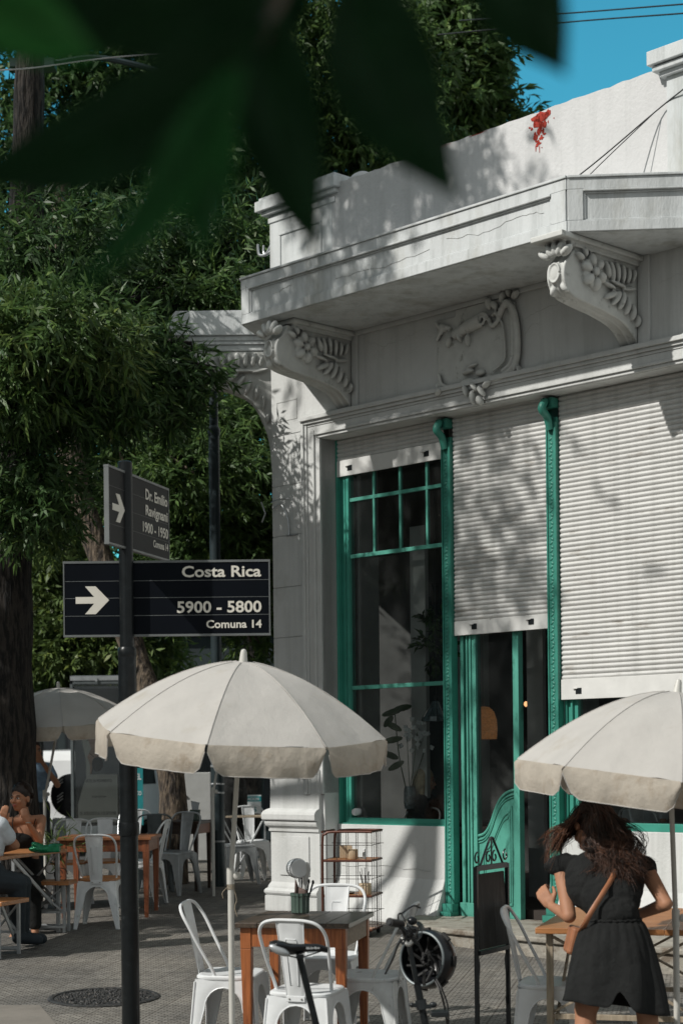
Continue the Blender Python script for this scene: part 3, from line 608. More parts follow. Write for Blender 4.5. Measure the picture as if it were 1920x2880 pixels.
dm = MB()
for o_, r_ in ((-.012,.013),(-.05,.009),(-.075,.007)): dm.tube([fw(u,-.258,z+o_) for u,z in Sc], r_, 8)
IN = [(2.47,.42),(2.47,.86),(2.53,.92),(2.60,1.02),(2.66,1.13),(2.71,1.20),(2.77,1.235),(2.80,1.235),(2.80,.42)]
ins = [(p.x,p.y) for p in spline([(a,b,0) for a,b in IN], 4)]
dm.tube([fw(u,-.26,z) for u,z in ins], .009, 8, closed=True); dm.tube([fw((u-2.64)*.86+2.64,-.26,(z-.8)*.9+.79) for u,z in ins], .006, 6, closed=True)
dm.build('door_moulding', green, door, smooth=True)
gl = MB(); gl.add([fw(2.412,-.27,1.04),fw(2.846,-.27,1.04),fw(2.846,-.27,3.2),fw(2.412,-.27,3.2)],[(0,1,2,3)]); gl.build('pane', glass, door)
# stone step
st = MB(); stp = [(p.x,p.y) for p in spline([(1.88,.0,0),(2.05,.30,0),(2.30,.55,0),(2.7,.68,0),(3.3,.76,0),(4.5,.80,0),(6.2,.80,0)], 5)]
st.prism(stp+[(6.2,-.33),(2.2,-.33),(2.2,-.16),(1.88,-.16)], lambda u,w:fw(u,w,-.05), lambda u,w:fw(u,w,.255))
st.prism([(u,w+.03) for u,w in stp]+[(6.2,-.33),(2.2,-.33),(2.2,-.16),(1.88,-.16)], lambda u,w:fw(u,w,.256), lambda u,w:fw(u,w,.30))
bpart(st, 'door_step', stone, bevel=.012)
# ================================================================== CHAIRS (bistro metal chair)
def leg_inner(z):
    if z < .27: return .182-(.182-.112)*z/.27
    t = min(1, (z-.27)/.118); return .112*math.sqrt(max(0, 1-t*t))
def dist(z): return .170+(.205-.170)*(1-z/.435)
def make_chair(body, seat_m, label, group):
    t = empty('metal_chair', (0,0,0), label, 'chair', group=group)
    # seat: dished rounded square
    n = 32; mb = MB(); rows = []
    def rr(k, s, r=.05):
        a = 2*math.pi*k/n; c, d = math.cos(a), math.sin(a); p = 5.; q = (abs(c)**p+abs(d)**p)**(-1/p); return c*q*s, d*q*s
    for (s, z) in ((.001,.447),(.08,.447),(.13,.449),(.155,.454),(.170,.455),(.178,.449),(.180,.438),(.176,.43),(.10,.428),(.001,.428)):
        rows.append([(rr(k, s)[0], rr(k, s)[1], z) for k in range(n+1)])
    mb.grid(rows); mb.build('seat', seat_m, t, smooth=True)
    # four folded sheet legs, each made of two half panels meeting at the corner
    zs = [0, .07, .14, .21, .27, .30, .33, .355, .372, .382, .388]
    for sx in (-1, 1):
        for sy in (-1, 1):
            mb = MB()
            for axis in (0, 1):
                rows = []
                for z in zs:
                    o_, i_ = dist(z), min(leg_inner(z), dist(z)-.012)
                    r_ = []
                    for kk in range(4):
                        s = o_+(i_-o_)*kk/3; dd = dist(z)+(.004 if kk in (1, 2) else 0)
                        r_.append((sx*s, sy*dd, z) if axis == 0 else (sx*dd, sy*s, z))
                    rows.append(r_)
                rows.append([((sx*s, sy*.172, .435) if axis == 0 else (sx*.172, sy*s, .435)) for s in (.170,.112,.056,0)])
                mb.grid(rows)
                mb.tube([((sx*min(leg_inner(z), dist(z)-.012), sy*(dist(z)), z) if axis == 0 else (sx*dist(z), sy*min(leg_inner(z), dist(z)-.012), z)) for z in zs], .0045, 6)
            mb.tube([(sx*dist(z), sy*dist(z), z) for z in (0,.2,.42)], .007, 6)
            mb.ell((sx*.198, sy*.198, .008), (.018,.018,.012), None, 8, 5)
            mb.build('leg', body, t, smooth=True)
    # bent tube back
    P = [(.158,-.05,.44),(.165,-.075,.50),(.180,-.14,.62),(.190,-.20,.74),(.182,-.235,.80),(.150,-.258,.84),(.09,-.268,.857),(0,-.27,.86)]
    P = P+[(-x,y,z) for x,y,z in P[:-1][::-1]]
    mb = MB(); mb.tube(spline(P, 4), .0095, 8); mb.ell((.160,-.06,.442),(.014,.018,.018),None,8,6); mb.ell((-.160,-.06,.442),(.014,.018,.018),None,8,6)
    mb.build('back_frame', body, t, smooth=True)
    # splat with an embossed panel
    mb = MB(); rows = []
    for i in range(13):
        z = .43+.425*i/12; yy = -.183-.087*(i/12)**1.15; hw = .052+.026*(i/12); row = []
        for kx in range(-4, 5):
            x = hw*kx/4; inn = (abs(kx) <= 1 and 2 <= i <= 9); edge = .008 if abs(kx) == 4 else 0
            row.append((x, yy+(-.005 if inn else 0)+edge, z))
        rows.append(row)
    mb.grid(rows)
    for s in (-1, 1): mb.tube([(s*(.052+.026*i/12), -.183-.087*(i/12)**1.15+.006, .43+.425*i/12) for i in range(13)], .0035, 6)
    fr = [(-.022,.50),(.022,.50),(.032,.74),(.028,.755),(-.028,.755),(-.032,.74)]
    mb.tube([(x, -.183-.087*((z-.43)/.425)**1.15-.003, z) for x, z in fr], .0035, 5, closed=True)
    mb.build('backrest', body, t, smooth=True)
    mb = MB(); mb.box((0,-.184,.425),(.105,.004,.032)); mb.build('bracket', body, t, bevel=.002)
    mb = MB()
    for x in (-.035,.035): mb.ell((x,-.188,.425),(.006,.005,.006),None,8,5)
    mb.build('bolt', silver, t)
    return t
GC = 'white metal bistro chairs round the cafe tables'
c0 = make_chair(white_m, white_m, '', GC); used = False
def chair(proto, first, x, y, deg, label, group=GC, z=None, sc=1.):
    o = proto if first else copy_tree(proto)
    o.location = (x, y, gz(y)+.002 if z is None else z); o.rotation_euler = (0, 0, R(deg)); o['label'] = label; o['group'] = group
    sl_ = math.atan(.033); o.rotation_euler = (Matrix.Rotation(sl_, 3, 'X') @ Matrix.Rotation(R(deg), 3, 'Z')).to_euler() if z is None else (0,0,R(deg))
    return o
chair(c0, True, -.20, 9.56, -19, 'white metal chair seen from behind, between the bicycle saddle and the dark topped table')
chair(c0, False, -.655, 10.18, -101, 'white metal chair left of the dark topped table, beside the umbrella pole')
chair(c0, False, -.09, 10.85, 168, 'white metal chair on the far side of the dark topped table, facing us')
chair(c0, False, 1.16, 9.72, -103, 'white metal chair left of the pine table, between it and the blackboard easel')
chair(c0, False, 1.62, 10.85, 172, 'white metal chair behind the pine table where the woman leans')
c1 = make_chair(white_chip, white_chip, '', GC)
chair(c1, True, .15, 10.05, 76, 'chipped white metal chair right of the dark topped table, behind the handlebar')
GW = 'metal chairs with wooden seats at the brown table'
c2 = make_chair(white_m, wood_pine, '', GW)
chair(c2, True, -2.21, 15.93, -4, 'silvery metal chair with wooden seat, its back to us at the brown table', GW)
chair(c2, False, -2.76, 17.6, 176, 'metal chair with wooden seat facing us, left one behind the brown table', GW)
chair(c2, False, -2.42, 17.72, 184, 'metal chair with wooden seat facing us, right one behind the brown table', GW)
chair(c0, False, -2.02, 17.62, 82, 'white metal chair standing sideways at the right end of the brown table')
c3 = make_chair(galv, galv, '', GC)
GG = 'grey metal chairs further along the pavement'
chair(c3, True, -1.80, 18.70, 150, 'grey metal chair facing us beside the leaning tree, left of the dark brown table', GG)
chair(c3, False, -1.20, 20.2, -76, 'white metal chair coloured shade grey, right of the dark brown table, turned to the right', GG)  # its shade is put into the material, galvanised grey in place of white enamel
chair(c0, False, -1.08, 21.15, 196, 'sunlit white metal chair behind the small folding table, nearest the corner pier')
c4 = make_chair(galv_dark, galv_dark, '', GG)
chair(c4, True, -2.06, 19.1, 8, 'dark grey metal chair with its back to us at the dark brown table', GG)
chair(c3, False, -2.42, 19.9, 170, 'grey metal chair far behind the brown table, beside the black sign pole', GG)
GI = 'grey metal chairs inside the cafe'
p = fw(3.27,-.62,0); chair(c3, False, p.x, p.y, 30, 'grey metal chair just inside the open doorway', GI, z=.382)
p = fw(1.25,-.62,0); chair(c3, False, p.x, p.y, 150, 'grey metal chair inside behind the left window', GI, z=.382)
p = fw(4.25,-.75,0); chair(c4, False, p.x, p.y, 120, 'dark metal chair inside behind the right window', GI, z=.382)
p = fw(3.3,-1.6,0); chair(c3, False, p.x, p.y, 200, 'grey metal chair deeper inside, behind the one in the doorway', GI, z=.382)

# ================================================================== TABLES
def table4(name, label, x, y, rz, w, d, h, topm, legm, apm, t=.03, leg=.055, group=None, taper=.6, over=.025):
    T = empty(name, (x, y, gz(y)), label, 'table', rz, group)
    mb = MB()
    nb = 5
    for i in range(nb): mb.box(((-.5+(i+.5)/nb)*w, 0, h-t/2), (w/nb-.0015, d, t))
    mb.build('tabletop', topm, T, bevel=.004)
    for sx in (-1, 1):
        for sy in (-1, 1):
            mb = MB(); cx, cy = sx*(w/2-over-leg/2), sy*(d/2-over-leg/2); a = leg/2; b = a*taper
            bx, by = cx-sx*(a-b)*.2, cy-sy*(a-b)*.2
            mb.hexa([(bx-b,by-b,.0),(bx+b,by-b,.0),(bx+b,by+b,.0),(bx-b,by+b,.0),(cx-a,cy-a,h-t-.12),(cx+a,cy-a,h-t-.12),(cx+a,cy+a,h-t-.12),(cx-a,cy+a,h-t-.12)])
            mb.box((cx,cy,h-t-.06),(leg,leg,.1195)); mb.build('leg', legm, T, bevel=.003)
    iw, idp = w-2*over-2*leg, d-2*over-2*leg
    for s in (-1, 1):
        mb = MB(); mb.box((0, s*(d/2-over-.016), h-t-.055), (iw, .02, .108)); mb.build('apron', legm, T, bevel=.002)
        mb = MB(); mb.box((s*(w/2-over-.016), 0, h-t-.055), (.02, idp, .108)); mb.build('apron', apm, T, bevel=.002)
    return T
table4('dining_table', 'square wooden table with dark plank top and orange legs under the front umbrella', -.214, 10.22, -.195, .66, .80, .765, wood_dark, wood_leg, wood_grey, leg=.062)
table4('dining_table', 'brown wooden table with orange brown legs behind the black sign pole', -2.24, 16.85, -.03, .90, .78, .765, wood_mid, wood_midleg, wood_mid, leg=.06)
table4('dining_table', 'dark brown wooden table in the shade beside the leaning tree', -1.80, 19.35, -.2, .62, .62, .765, wood_drk2, wood_drk2, wood_midleg, leg=.05)
def trestle(name, label, x, y, rz, w, d, h, topm, legm, t=.032, cat='table', lw=.032, group=None):
    T = empty(name, (x, y, gz(y)), label, cat, rz, group)
    mb = MB()
    for i in range(4): mb.box(((-.5+(i+.5)/4)*w, 0, h-t/2), (w/4-.0012, d, t))
    mb.build('tabletop' if cat == 'table' else 'seat', topm, T, bevel=.004)
    for s in (-1, 1):
        yy = s*(d/2-.06-lw/2)
        mb = MB()
        for sx in (-1, 1): mb.box((sx*(w/2-.05-lw/2), yy, (h-t)/2), (lw, lw, h-t-.001))
        a = w/2-.05-lw
        mb.box((0, yy, .05), (2*a, lw*.9, lw*.9)); mb.box((0, yy, .33*h+.03), (2*a, lw*.8, lw*.8))
        mb.beam((-a, yy+.012, .36*h+.03), (a, yy+.012, h-t-.02), .014, .028, up=(0,1,0)); mb.beam((a, yy-.012, .36*h+.03), (-a, yy-.012, h-t-.02), .014, .028, up=(0,1,0))
        mb.build('leg_frame', legm, T, bevel=.002)
    mb = MB(); mb.beam((-w/2+.10, -d/2+.1, .35*h), (-w/2+.10, d*.1, h-t-.01), .012, .03); mb.beam((w/2-.10, d/2-.1, .35*h), (w/2-.10, -d*.1, h-t-.01), .012, .03); mb.build('brace', legm, T)
    return T
trestle('trestle_table', 'varnished pine trestle table in front of the bent woman', 1.66, 9.98, -.263, .92, 1.38, .77, wood_pine, pale_wood, lw=.036)
trestle('trestle_table', 'pine trestle table at the left edge with a green pouch on it', -2.93, 14.98, -.27, .56, 1.5, .765, wood_pine, galv, lw=.03)
GB = 'wooden benches at the left trestle table'
trestle('bench', 'wooden bench with crossed legs under the man at the left edge', -2.80, 14.1, -.27, .34, .5, .46, wood_pine, galv, cat='bench', lw=.026, group=GB, t=.035)
trestle('bench', 'wooden bench with crossed legs under the seated woman', -2.62, 15.62, -.1, .42, .30, .46, wood_pine, galv, cat='bench', lw=.026, group=GB, t=.035)
# small folding table near the corner
T = empty('folding_table', (-1.12, 20.75, .305), 'small folding table with thin crossed legs in front of the sunlit chair', 'table')
mb = MB(); mb.box((0,0,.755),(.5,.42,.022)); mb.build('tabletop', pale_wood, T, bevel=.003)
mb = MB()
for y in (-.18,.18): mb.tube([(-.2,y,.0),(.2,y,.745)],.008,6); mb.tube([(.2,y,.0),(-.2,y,.745)],.008,6)
mb.tube([(-.2,-.18,.01),(-.2,.18,.01)],.008,6); mb.tube([(.2,-.18,.01),(.2,.18,.01)],.008,6); mb.build('leg_frame', galv, T, smooth=True)

# ================================================================== UMBRELLAS
def umbrella(label, base, topc, Rr, H, rib0, tilt, val=.155, cm=canvas, vm=canvas_v, seed=1, knob=1.25):
    """base: foot of pole; topc: centre of the rim circle; tilt: direction of the canopy axis"""
    rg = random.Random(seed)
    T = empty('umbrella', base, label, 'umbrella', group='cream canvas umbrellas'); b0 = Vector(base); c = Vector(topc)-b0
    ax = Vector(tilt).normalized(); x = Vector((1,0,0)); x = (x-ax*x.dot(ax)).normalized(); y = ax.cross(x); M = Matrix((x, y, ax)).transposed()
    NR, NA = 12, 10; mb = MB(); vb = MB(); N = 8
    def prof(t): return H*(1-t**1.75)
    seam = MB()
    for k in range(N):
        a0 = R(rib0)+k*2*math.pi/N; a1 = a0+2*math.pi/N; p0 = Vector((math.cos(a0), math.sin(a0))); p1 = Vector((math.cos(a1), math.sin(a1)))
        rows = []; wv = [rg.uniform(-1, 1) for _ in range(6)]
        for i in range(NR+1):
            t = i/NR; row = []
            for j in range(NA+1):
                s = j/NA; d = p0.lerp(p1, s); sag = math.sin(math.pi*s)
                rad = t*Rr*(1+.015*sag*t); xy = d*rad
                z = prof(t) - .020*sag*t*(1.15-t) + .007*sag*t*math.sin(7*s+5*t+wv[0]*3)+ .0045*t*math.sin(14*s*t+wv[1]*4) + .006*max(0,t-.7)/.3*(math.exp(-(s/.10)**2)*math.sin(s*60)+math.exp(-((1-s)/.10)**2)*math.sin((1-s)*60))
                row.append(c + M @ Vector((xy.x, xy.y, z)))
            rows.append(row)
        mb.grid(rows)
        seam.tube([rows[i][0]+ax*.0015 for i in range(1, NR+1)], .0024, 5)
        vr = []; NV = 16
        for i in range(9):
            v = i/8; row = []
            for j in range(NV+1):
                s = .012+.976*j/NV; e = min(s, 1-s); ln = val*(1-.95*max(0, 1-e/.16)**2.6)*(1+.03*wv[2])
                d = p0.lerp(p1, s); rad = Rr*(1+.015*math.sin(math.pi*s))
                fold = .010*v*math.sin(9*s+wv[3]*6)+.007*v*v*math.sin(23*s+wv[4]*6)+.004*v*math.sin(41*s+wv[5]*9)+.03*math.sin(math.pi*v)*.4
                dn = Vector((d.x, d.y)).normalized()
                q = c + M @ Vector((d.x*rad, d.y*rad, .0)) + Vector((0,0,-ln*v)) + (M @ Vector((dn.x, dn.y, 0)))*(fold + .012*v)
                row.append(q)
            vr.append(row)
        vb.grid(vr); seam.tube([p for p in vr[-1]], .0026, 5)
    top = mb.build('canopy', cm, T, smooth=2); vo = vb.build('valance', vm, T, smooth=2); seam.build('seam', cm, top, smooth=True)
    bm = MB(); apex = c+ax*H
    bm.lathe([(.026,-.01),(.022,.005),(.017,.05),(.012,.062),(.002,.066)], apex, 12, M); bm.build('finial', umbpole, T, smooth=True)
    rb = MB()
    for k in range(N):
        a0 = R(rib0)+k*2*math.pi/N
        rb.tube([c + M @ Vector((math.cos(a0)*Rr*t, math.sin(a0)*Rr*t, prof(t)-.008)) for t in (.02,.25,.5,.75,.99)], .003, 5)
        rb.tube([c + M @ Vector((math.cos(a0)*Rr*.45, math.sin(a0)*Rr*.45, prof(.45)-.01)), c + ax*(H-.30)], .003, 5)
    rb.build('rib', silver, T)
    pb = MB(); hub = c+ax*(H-.30); j = Vector((0,0,knob)); low = j + (hub-j)*0
    pb.tube([(0,0,-.02), tuple(j)], .0165, 12); o = pb.build('pole', umbpole, T, smooth=True)
    pb = MB(); pb.tube([tuple(j-Vector((0,0,.05))), tuple(hub), tuple(apex)], .0135, 12); pb.build('upper_pole', umbpole, T, smooth=True)
    kb = MB(); kb.lathe([(.021,-.06),(.021,.02),(.019,.03)], j, 14); kb.build('pole_collar', umbpole, T, smooth=True)
    kb = MB(); kb.ell(j+Vector((.035,-.01,-.015)), (.022,.012,.022), None, 10, 8); kb.tube([j, j+Vector((.035,-.01,-.015))], .006, 6); kb.build('knob', umbpole, T, smooth=True)
    return T
U1 = umbrella('large cream canvas umbrella over the dark topped table at centre', (-.607, 9.45, gz(9.45)), (-.546, 9.42, 1.875), .793, .368, 261.3, (.066,-.128,1), seed=4, knob=1.10)
umbrella('cream canvas umbrella over the pine table, cut by the right edge', (1.722, 9.03, gz(9.03)), (1.669, 9.0, 1.586), .767, .455, 265.3, (.144,-.018,1), seed=9, knob=.90)
umbrella('small shaded cream umbrella beside the big trunk at left', (-3.10, 18.2, gz(18.2)), (-2.93, 18.2, 2.12), .86, .38, 270+11, (-.03,-.06,1), val=.14, seed=12, knob=1.12)
umbrella('cream umbrella far back, showing only its pole below the central umbrella', (-1.36, 18.4, gz(18.4)), (-1.22, 18.4, 2.16), .75, .30, 270, (.05,-.05,1), val=.12, seed=14, knob=1.12)
# twine tied round the front umbrella pole
mb = MB(); P0 = Vector((-.606, 9.45, 1.01))
for k in range(4): mb.tube([P0+Vector((.019*math.cos(t), .019*math.sin(t), k*.008+.003*math.sin(3*t))) for t in np.linspace(0, 6.0, 14)], .0022, 5)
mb.tube(spline([P0+Vector((.018,-.01,0)), P0+Vector((.03,-.01,-.06)), P0+Vector((.02,-.012,-.10)), P0+Vector((.033,-.012,-.15))],5), .002, 5)
mb.tube(spline([P0+Vector((-.018,-.01,.01)), P0+Vector((-.045,-.02,-.02)), P0+Vector((-.04,-.02,-.05))],5), .002, 5)
tag(mb.build('twine', pale_wood, None), 'loose twine knotted round the pole of the central umbrella', 'string')

# ================================================================== STREET SIGN
SP = empty('street_sign', (-1.222, 10.0, gz(10)), 'black pole carrying two dark street name plates pointing right', 'street sign')
mb = MB(); mb.tube([(0,0,-.03),(0,0,2.34)], .052, 20); mb.build('pole', black_pole, SP, smooth=True)
mb = MB(); mb.tube([(0,0,2.34),(0,0,3.41)], .041, 20); mb.ell((0,0,3.41),(.041,.041,.012),None,20,6); mb.build('upper_pole', black_pole, SP, smooth=True)
mb = MB(); mb.lathe([(.050,2.29),(.0545,2.30),(.0545,2.335),(.046,2.35)],(0,0,0),20); mb.build('collar', black_pole, SP, smooth=True); mb = MB(); mb.lathe([(.058,1.27),(.060,1.28),(.060,1.335),(.058,1.345)],(0,0,0),20); mb.build('collar', black_pole, SP, smooth=True)
def plate(parent, x0, y0, x1, y1, z0, z1, m, texts, arrow, seg, label):
    a, b = Vector((x0, y0, 0)), Vector((x1, y1, 0)); d = (b-a).normalized(); n = Vector((d.y, -d.x, 0)); L = (b-a).length; org = SP.location.copy(); org.z = 0
    a = a-Vector((org.x, org.y, 0))-Vector((0,0,gz(10)))
    Mx = Matrix((d, Vector((0,0,1)), n)).transposed()
    def P(s, z, o=0): return a + d*s + Vector((0,0,z)) + n*o
    mb = MB(); t = .011
    mb.hexa([P(0,z0,t),P(L,z0,t),P(L,z0,-t),P(0,z0,-t),P(0,z1,t),P(L,z1,t),P(L,z1,-t),P(0,z1,-t)])
    pl = mb.build('name_plate', m, parent, label=label)
    mb = MB()
    for z, h in ((z0-.006,.012),(z1-.006,.013)):
        mb.hexa([P(-.004,z,t+.004),P(L+.004,z,t+.004),P(L+.004,z,-t-.004),P(-.004,z,-t-.004),P(-.004,z+h,t+.004),P(L+.004,z+h,t+.004),P(L+.004,z+h,-t-.004),P(-.004,z+h,-t-.004)])
    for s in (-.003, L-.004): mb.hexa([P(s,z0,t+.003),P(s+.007,z0,t+.003),P(s+.007,z0,-t-.003),P(s,z0,-t-.003),P(s,z1,t+.003),P(s+.007,z1,t+.003),P(s+.007,z1,-t-.003),P(s,z1,-t-.003)])
    mb.build('plate_edge', sign_edge, pl)
    mb = MB()
    for z in seg: mb.hexa([P(.005,z,t+.0012),P(L-.005,z,t+.0012),P(L-.005,z,t-.002),P(.005,z,t-.002),P(.005,z+.0026,t+.0012),P(L-.005,z+.0026,t+.0012),P(L-.005,z+.0026,t-.002),P(.005,z+.0026,t-.002)])
    mb.build('plate_joint', sign_edge if m is sign_navy else black_m, pl)
    for (txt, s0, z, w, h) in texts:
        M4 = Mx.to_4x4(); M4.translation = P(s0, z, t+.001); text_part('lettering', txt, letter, pl, w, h, M4, bold=.022, depth=.0008)
    s0, zc, aw, ah = arrow
    pts = [(0,.12),(.55,.12),(.28,.5),(.60,.5),(1,0),(.60,-.5),(.28,-.5),(.55,-.12),(0,-.12)]
    mb = MB(); mb.prism([(s0+x*aw, zc+y*ah) for x, y in pts], lambda s,z:P(s,z,t), lambda s,z:P(s,z,t+.002)); mb.build('arrow', letter, pl)
    cb = MB()
    for z in (z0+.06, z1-.06): cb.box(Vector((0,0,z-gz(10))), (.10,.10,.03))
    return pl
plate(SP, -1.585, 10.035, -.403, 10.035, 2.432, 2.855, sign_navy,
      [('Costa Rica', .680, 2.763, .455, .066), ('5900 - 5800', .650, 2.557, .485, .069), ('Comuna 14', .817, 2.469, .318, .047)], (.068, 2.637, .192, .160), (2.745, 2.647, 2.545), 'dark plate reading Costa Rica 5900 - 5800')
dd = Vector((-1.053, 10.66, 0))-Vector((-1.305, 9.80, 0)); LL = dd.length
plate(SP, -1.296, 9.737, -1.047, 10.621, 2.93, 3.362, sign_grey,
      [('Dr. Emilio', .545, 3.250, .35, .064), ('Ravignani', .545, 3.140, .35, .080), ('1900 - 1950', .50, 3.055, .40, .062), ('Comuna 14', .66, 2.983, .24, .044)], (.055, 3.142, .175, .160), (3.254, 3.146, 3.04), 'dark grey plate reading Dr. Emilio Ravignani 1900 - 1950')

# ================================================================== RACK against the wall
RK = empty('rack_trolley', (.085, 15.22, gz(15.2)), 'brown metal wire rack trolley with wooden shelves by the wall', 'rack', -.24)
hw = .215
mb = MB()
for y in (-hw, hw):
    P = [(-hw, y, .10), (-hw+.004, y, .80), (-hw+.03, y, .885), (-hw+.10, y, .905), (hw-.02, y, .905), (hw, y, .90)]
    mb.tube(spline(P, 5), .011, 8)
for s in (-1, 1): mb.tube([(s*hw, -hw, .905), (s*hw, hw, .905)], .011, 8)
mb.build('frame', rack_m, RK, smooth=True)
for z in (.655, .35, .06):
    mb = MB(); mb.box((0,0,z),(2*hw-.01, 2*hw-.01, .014)); sh = mb.build('shelf', wood_pine, RK)
    mb = MB(); mb.tube([(-hw,-hw,z),(hw,-hw,z),(hw,hw,z),(-hw,hw,z)], .010, 8, closed=True); mb.build('shelf_rim', rack_m, sh, smooth=True)
for (yy, ax) in ((-hw,0),(hw,0),(hw,1),(-hw,1)):
    mb = MB()
    for i in range(5):
        q = -hw+(i+.5)*2*hw/5; a = (q, yy) if ax == 0 else (yy, q)
        if ax == 0 or yy > 0: mb.tube([(a[0],a[1],.05),(a[0],a[1],.90)], .0028, 5)
    for z in (.79,.50,.21):
        if ax == 0 or yy > 0: mb.tube([((-hw-.02) if ax == 0 else yy, yy if ax == 0 else -hw, z), ((hw+.02) if ax == 0 else yy, yy if ax == 0 else hw, z)], .0028, 5)
    if mb.v: mb.build('wire_side', wire_m, RK)
for sx in (-1, 1):
    for sy in (-1, 1):
        mb = MB(); mb.tube([(sx*(hw-.03)-.012, sy*(hw-.03), .027),(sx*(hw-.03)+.012, sy*(hw-.03), .027)], .027, 12); mb.build('caster', rubber, RK)
RM = Matrix.Translation(RK.location) @ Matrix.Rotation(-.24, 4, 'Z')
def onrack(x, y, z): return RM @ Vector((x, y, z))
def ribcup(name, label, loc, r, h, m, cat='cup', sq=False):
    mb = MB()
    if sq: mb.box((0,0,h/2),(2*r,2*r,h))
    else: mb.lathe([(r*.92,0),(r,.006),(r,h-.004),(r*.96,h),(r*.88,h-.003),(r*.85,.02)],(0,0,0),48,lobes=16,lamp=.045)
    o = mb.build(name, m, None, smooth=not sq, bevel=.003 if sq else 0); o.location = loc; return tag(o, label, cat)
ribcup('wooden_box', 'square light wooden box on the upper shelf of the rack', onrack(-.08, .10, .664), .055, .11, pot_wood, 'box', True)
ribcup('wooden_cup', 'ribbed wooden cup on the upper shelf of the rack', onrack(.02, -.06, .664), .042, .085, pot_wood)
ribcup('wooden_cup', 'ribbed wooden cup of cutlery on the lower shelf of the rack', onrack(.14, -.12, .358), .052, .10, pot_wood)
bt = empty('salt_shaker', onrack(.12, -.05, .664), 'small glass salt shaker on the upper shelf of the rack', 'shaker')
mb = MB(); mb.lathe([(.015,0),(.015,.05),(.009,.065)],(0,0,0),12); mb.build('glass_body', silver, bt, smooth=True); mb = MB(); mb.lathe([(.010,.065),(.010,.085),(.004,.09)],(0,0,0),12); mb.build('cap', white_m, bt, smooth=True)
cq = empty('cutlery', onrack(.14, -.12, .40), 'forks and knives standing in the cup on the lower rack shelf', 'cutlery')
for k in range(8):
    a = k*.8; mb = MB(); mb.beam((.015*math.cos(a), .015*math.sin(a), 0), (.045*math.cos(a), .04*math.sin(a), .13+.03*(k % 3)), .006, .002); mb.build('handle', silver if k % 2 else wire_m, cq)
mb = MB(); mb.lathe([(.09,0),(.11,.012),(.105,.015),(.08,.006)],(0,0,0),24); o = mb.build('plate', silver, None, smooth=True); o.location = onrack(-.08, .0, .36); tag(o, 'flat metal plate on the lower shelf of the rack', 'plate')

# ================================================================== BLACKBOARD EASEL
EA = empty('blackboard_easel', (.835, 9.78, gz(9.78)), 'black iron easel holding a blank blackboard before the green door', 'easel', R(60))
E0 = .205; bar = .022
for s in (-1, 1):
    mb = MB(); mb.box((s*E0, 0, .55), (bar, bar, 1.10)); mb.build('leg', black_m, EA, bevel=.002)
    mb = MB()     # wrought strip beside each leg
    P = [(s*(E0-.02), 0, .60), (s*(E0-.035), 0, .54), (s*(E0-.012), 0, .42), (s*(E0-.02), 0, .30), (s*(E0-.03), 0, .34)]
    mb.tube(spline(P, 6), .006, 6, flat=.6); mb.build('scroll', black_m, EA, smooth=True)
for (y_,z_,a_,b_) in ((0,1.09,.02,.03),(-.006,.622,.03,.026)): MB().box((0,y_,z_),(2*E0-bar,a_,b_)).build('cross_bar', black_m, EA, bevel=.002)
mb = MB(); mb.hexa([(-.185,-.012,.64),(.185,-.012,.64),(.185,.0,.64),(-.185,.0,.64),(-.185,.010,1.055),(.185,.010,1.055),(.185,.022,1.055),(-.185,.022,1.055)]); mb.build('board', chalk, EA)
mb = MB()
for s in (-1, 1):
    mb.beam((s*.15,0,1.10),(s*.015,0,1.255),.012,.006); 
    for q in (0, 1):
        cx, cz = s*(.185 if q == 0 else .04), 1.145; r0 = .034
        mb.tube([(cx+s*(r0-.020*t)*math.cos(s*t*5.6+math.pi*(s > 0)*0+1.6), 0, cz+(r0-.020*t)*math.sin(t*5.6+1.6)) for t in np.linspace(0,1,18)], .0055, 6)
mb.beam((0,0,1.10),(0,0,1.26),.010,.006); mb.build('crest', black_m, EA, smooth=True)


# ================================================================== POT on the dark table
zt = gz(10.3)+.767
def potset(x, y, z, label, group=None):
    T = empty('cutlery_pot', (x,y,z), label, 'pot', group=group)
    mb = MB(); mb.lathe([(.046,0),(.052,.006),(.053,.10),(.057,.104),(.057,.122),(.051,.122),(.047,.02)],(0,0,0),56,lobes=14,lamp=.05); mb.build('ribbed_body', ceramic, T, smooth=True)
    return T
PO = potset(-.255, 10.42, zt, 'ribbed green glazed pot holding napkin and cutlery on the dark table top')
nk = MB(); nk.grid([[(-.040+.02*j+.004*i, -.012+.012*math.sin(j*1.3), .06+.035*i+(.045 if j == 0 and i == 3 else 0)-(.008*j if i == 3 else 0)) for j in range(5)] for i in range(4)])
o = nk.build('napkin', paper, None, smooth=True); o.location = (-.255,10.42,zt); sd = o.modifiers.new('t','SOLIDIFY'); sd.thickness = .002; tag(o, 'folded grey brown paper napkin sticking out of the green pot', 'napkin')
ct = empty('cutlery', (-.255,10.42,zt), 'dark cutlery handles standing in the green pot on the dark table', 'cutlery')
for (x, y, tx, h) in ((.012,.0,-.002,.21),(.03,.01,.022,.19),(.038,-.01,.040,.185),(.02,.02,.02,.2)):
    mb = MB(); mb.beam((x,y,.05),(x+tx,y,h),.011,.004); mb.ell((x+tx,y,h),(.008,.004,.014),None,8,6); mb.build('handle', black_m, ct)
nw = MB(); nw.tube(spline([(.02,.0,.12),(.03,0,.20),(.045,0,.26),(.03,0,.30)],5),[.012]*5+[.018]*5+[.02]*5+[.016],8,flat=.5); o = nw.build('paper_wrap', paper_w, None, smooth=True); o.location = (-.255,10.42,zt); tag(o, 'white paper wrap around the fan handle in the green pot', 'paper')
FN = empty('hand_fan', (-.255,10.42,zt), 'round white enamel table number with meshed rim standing in the green pot', 'table marker')
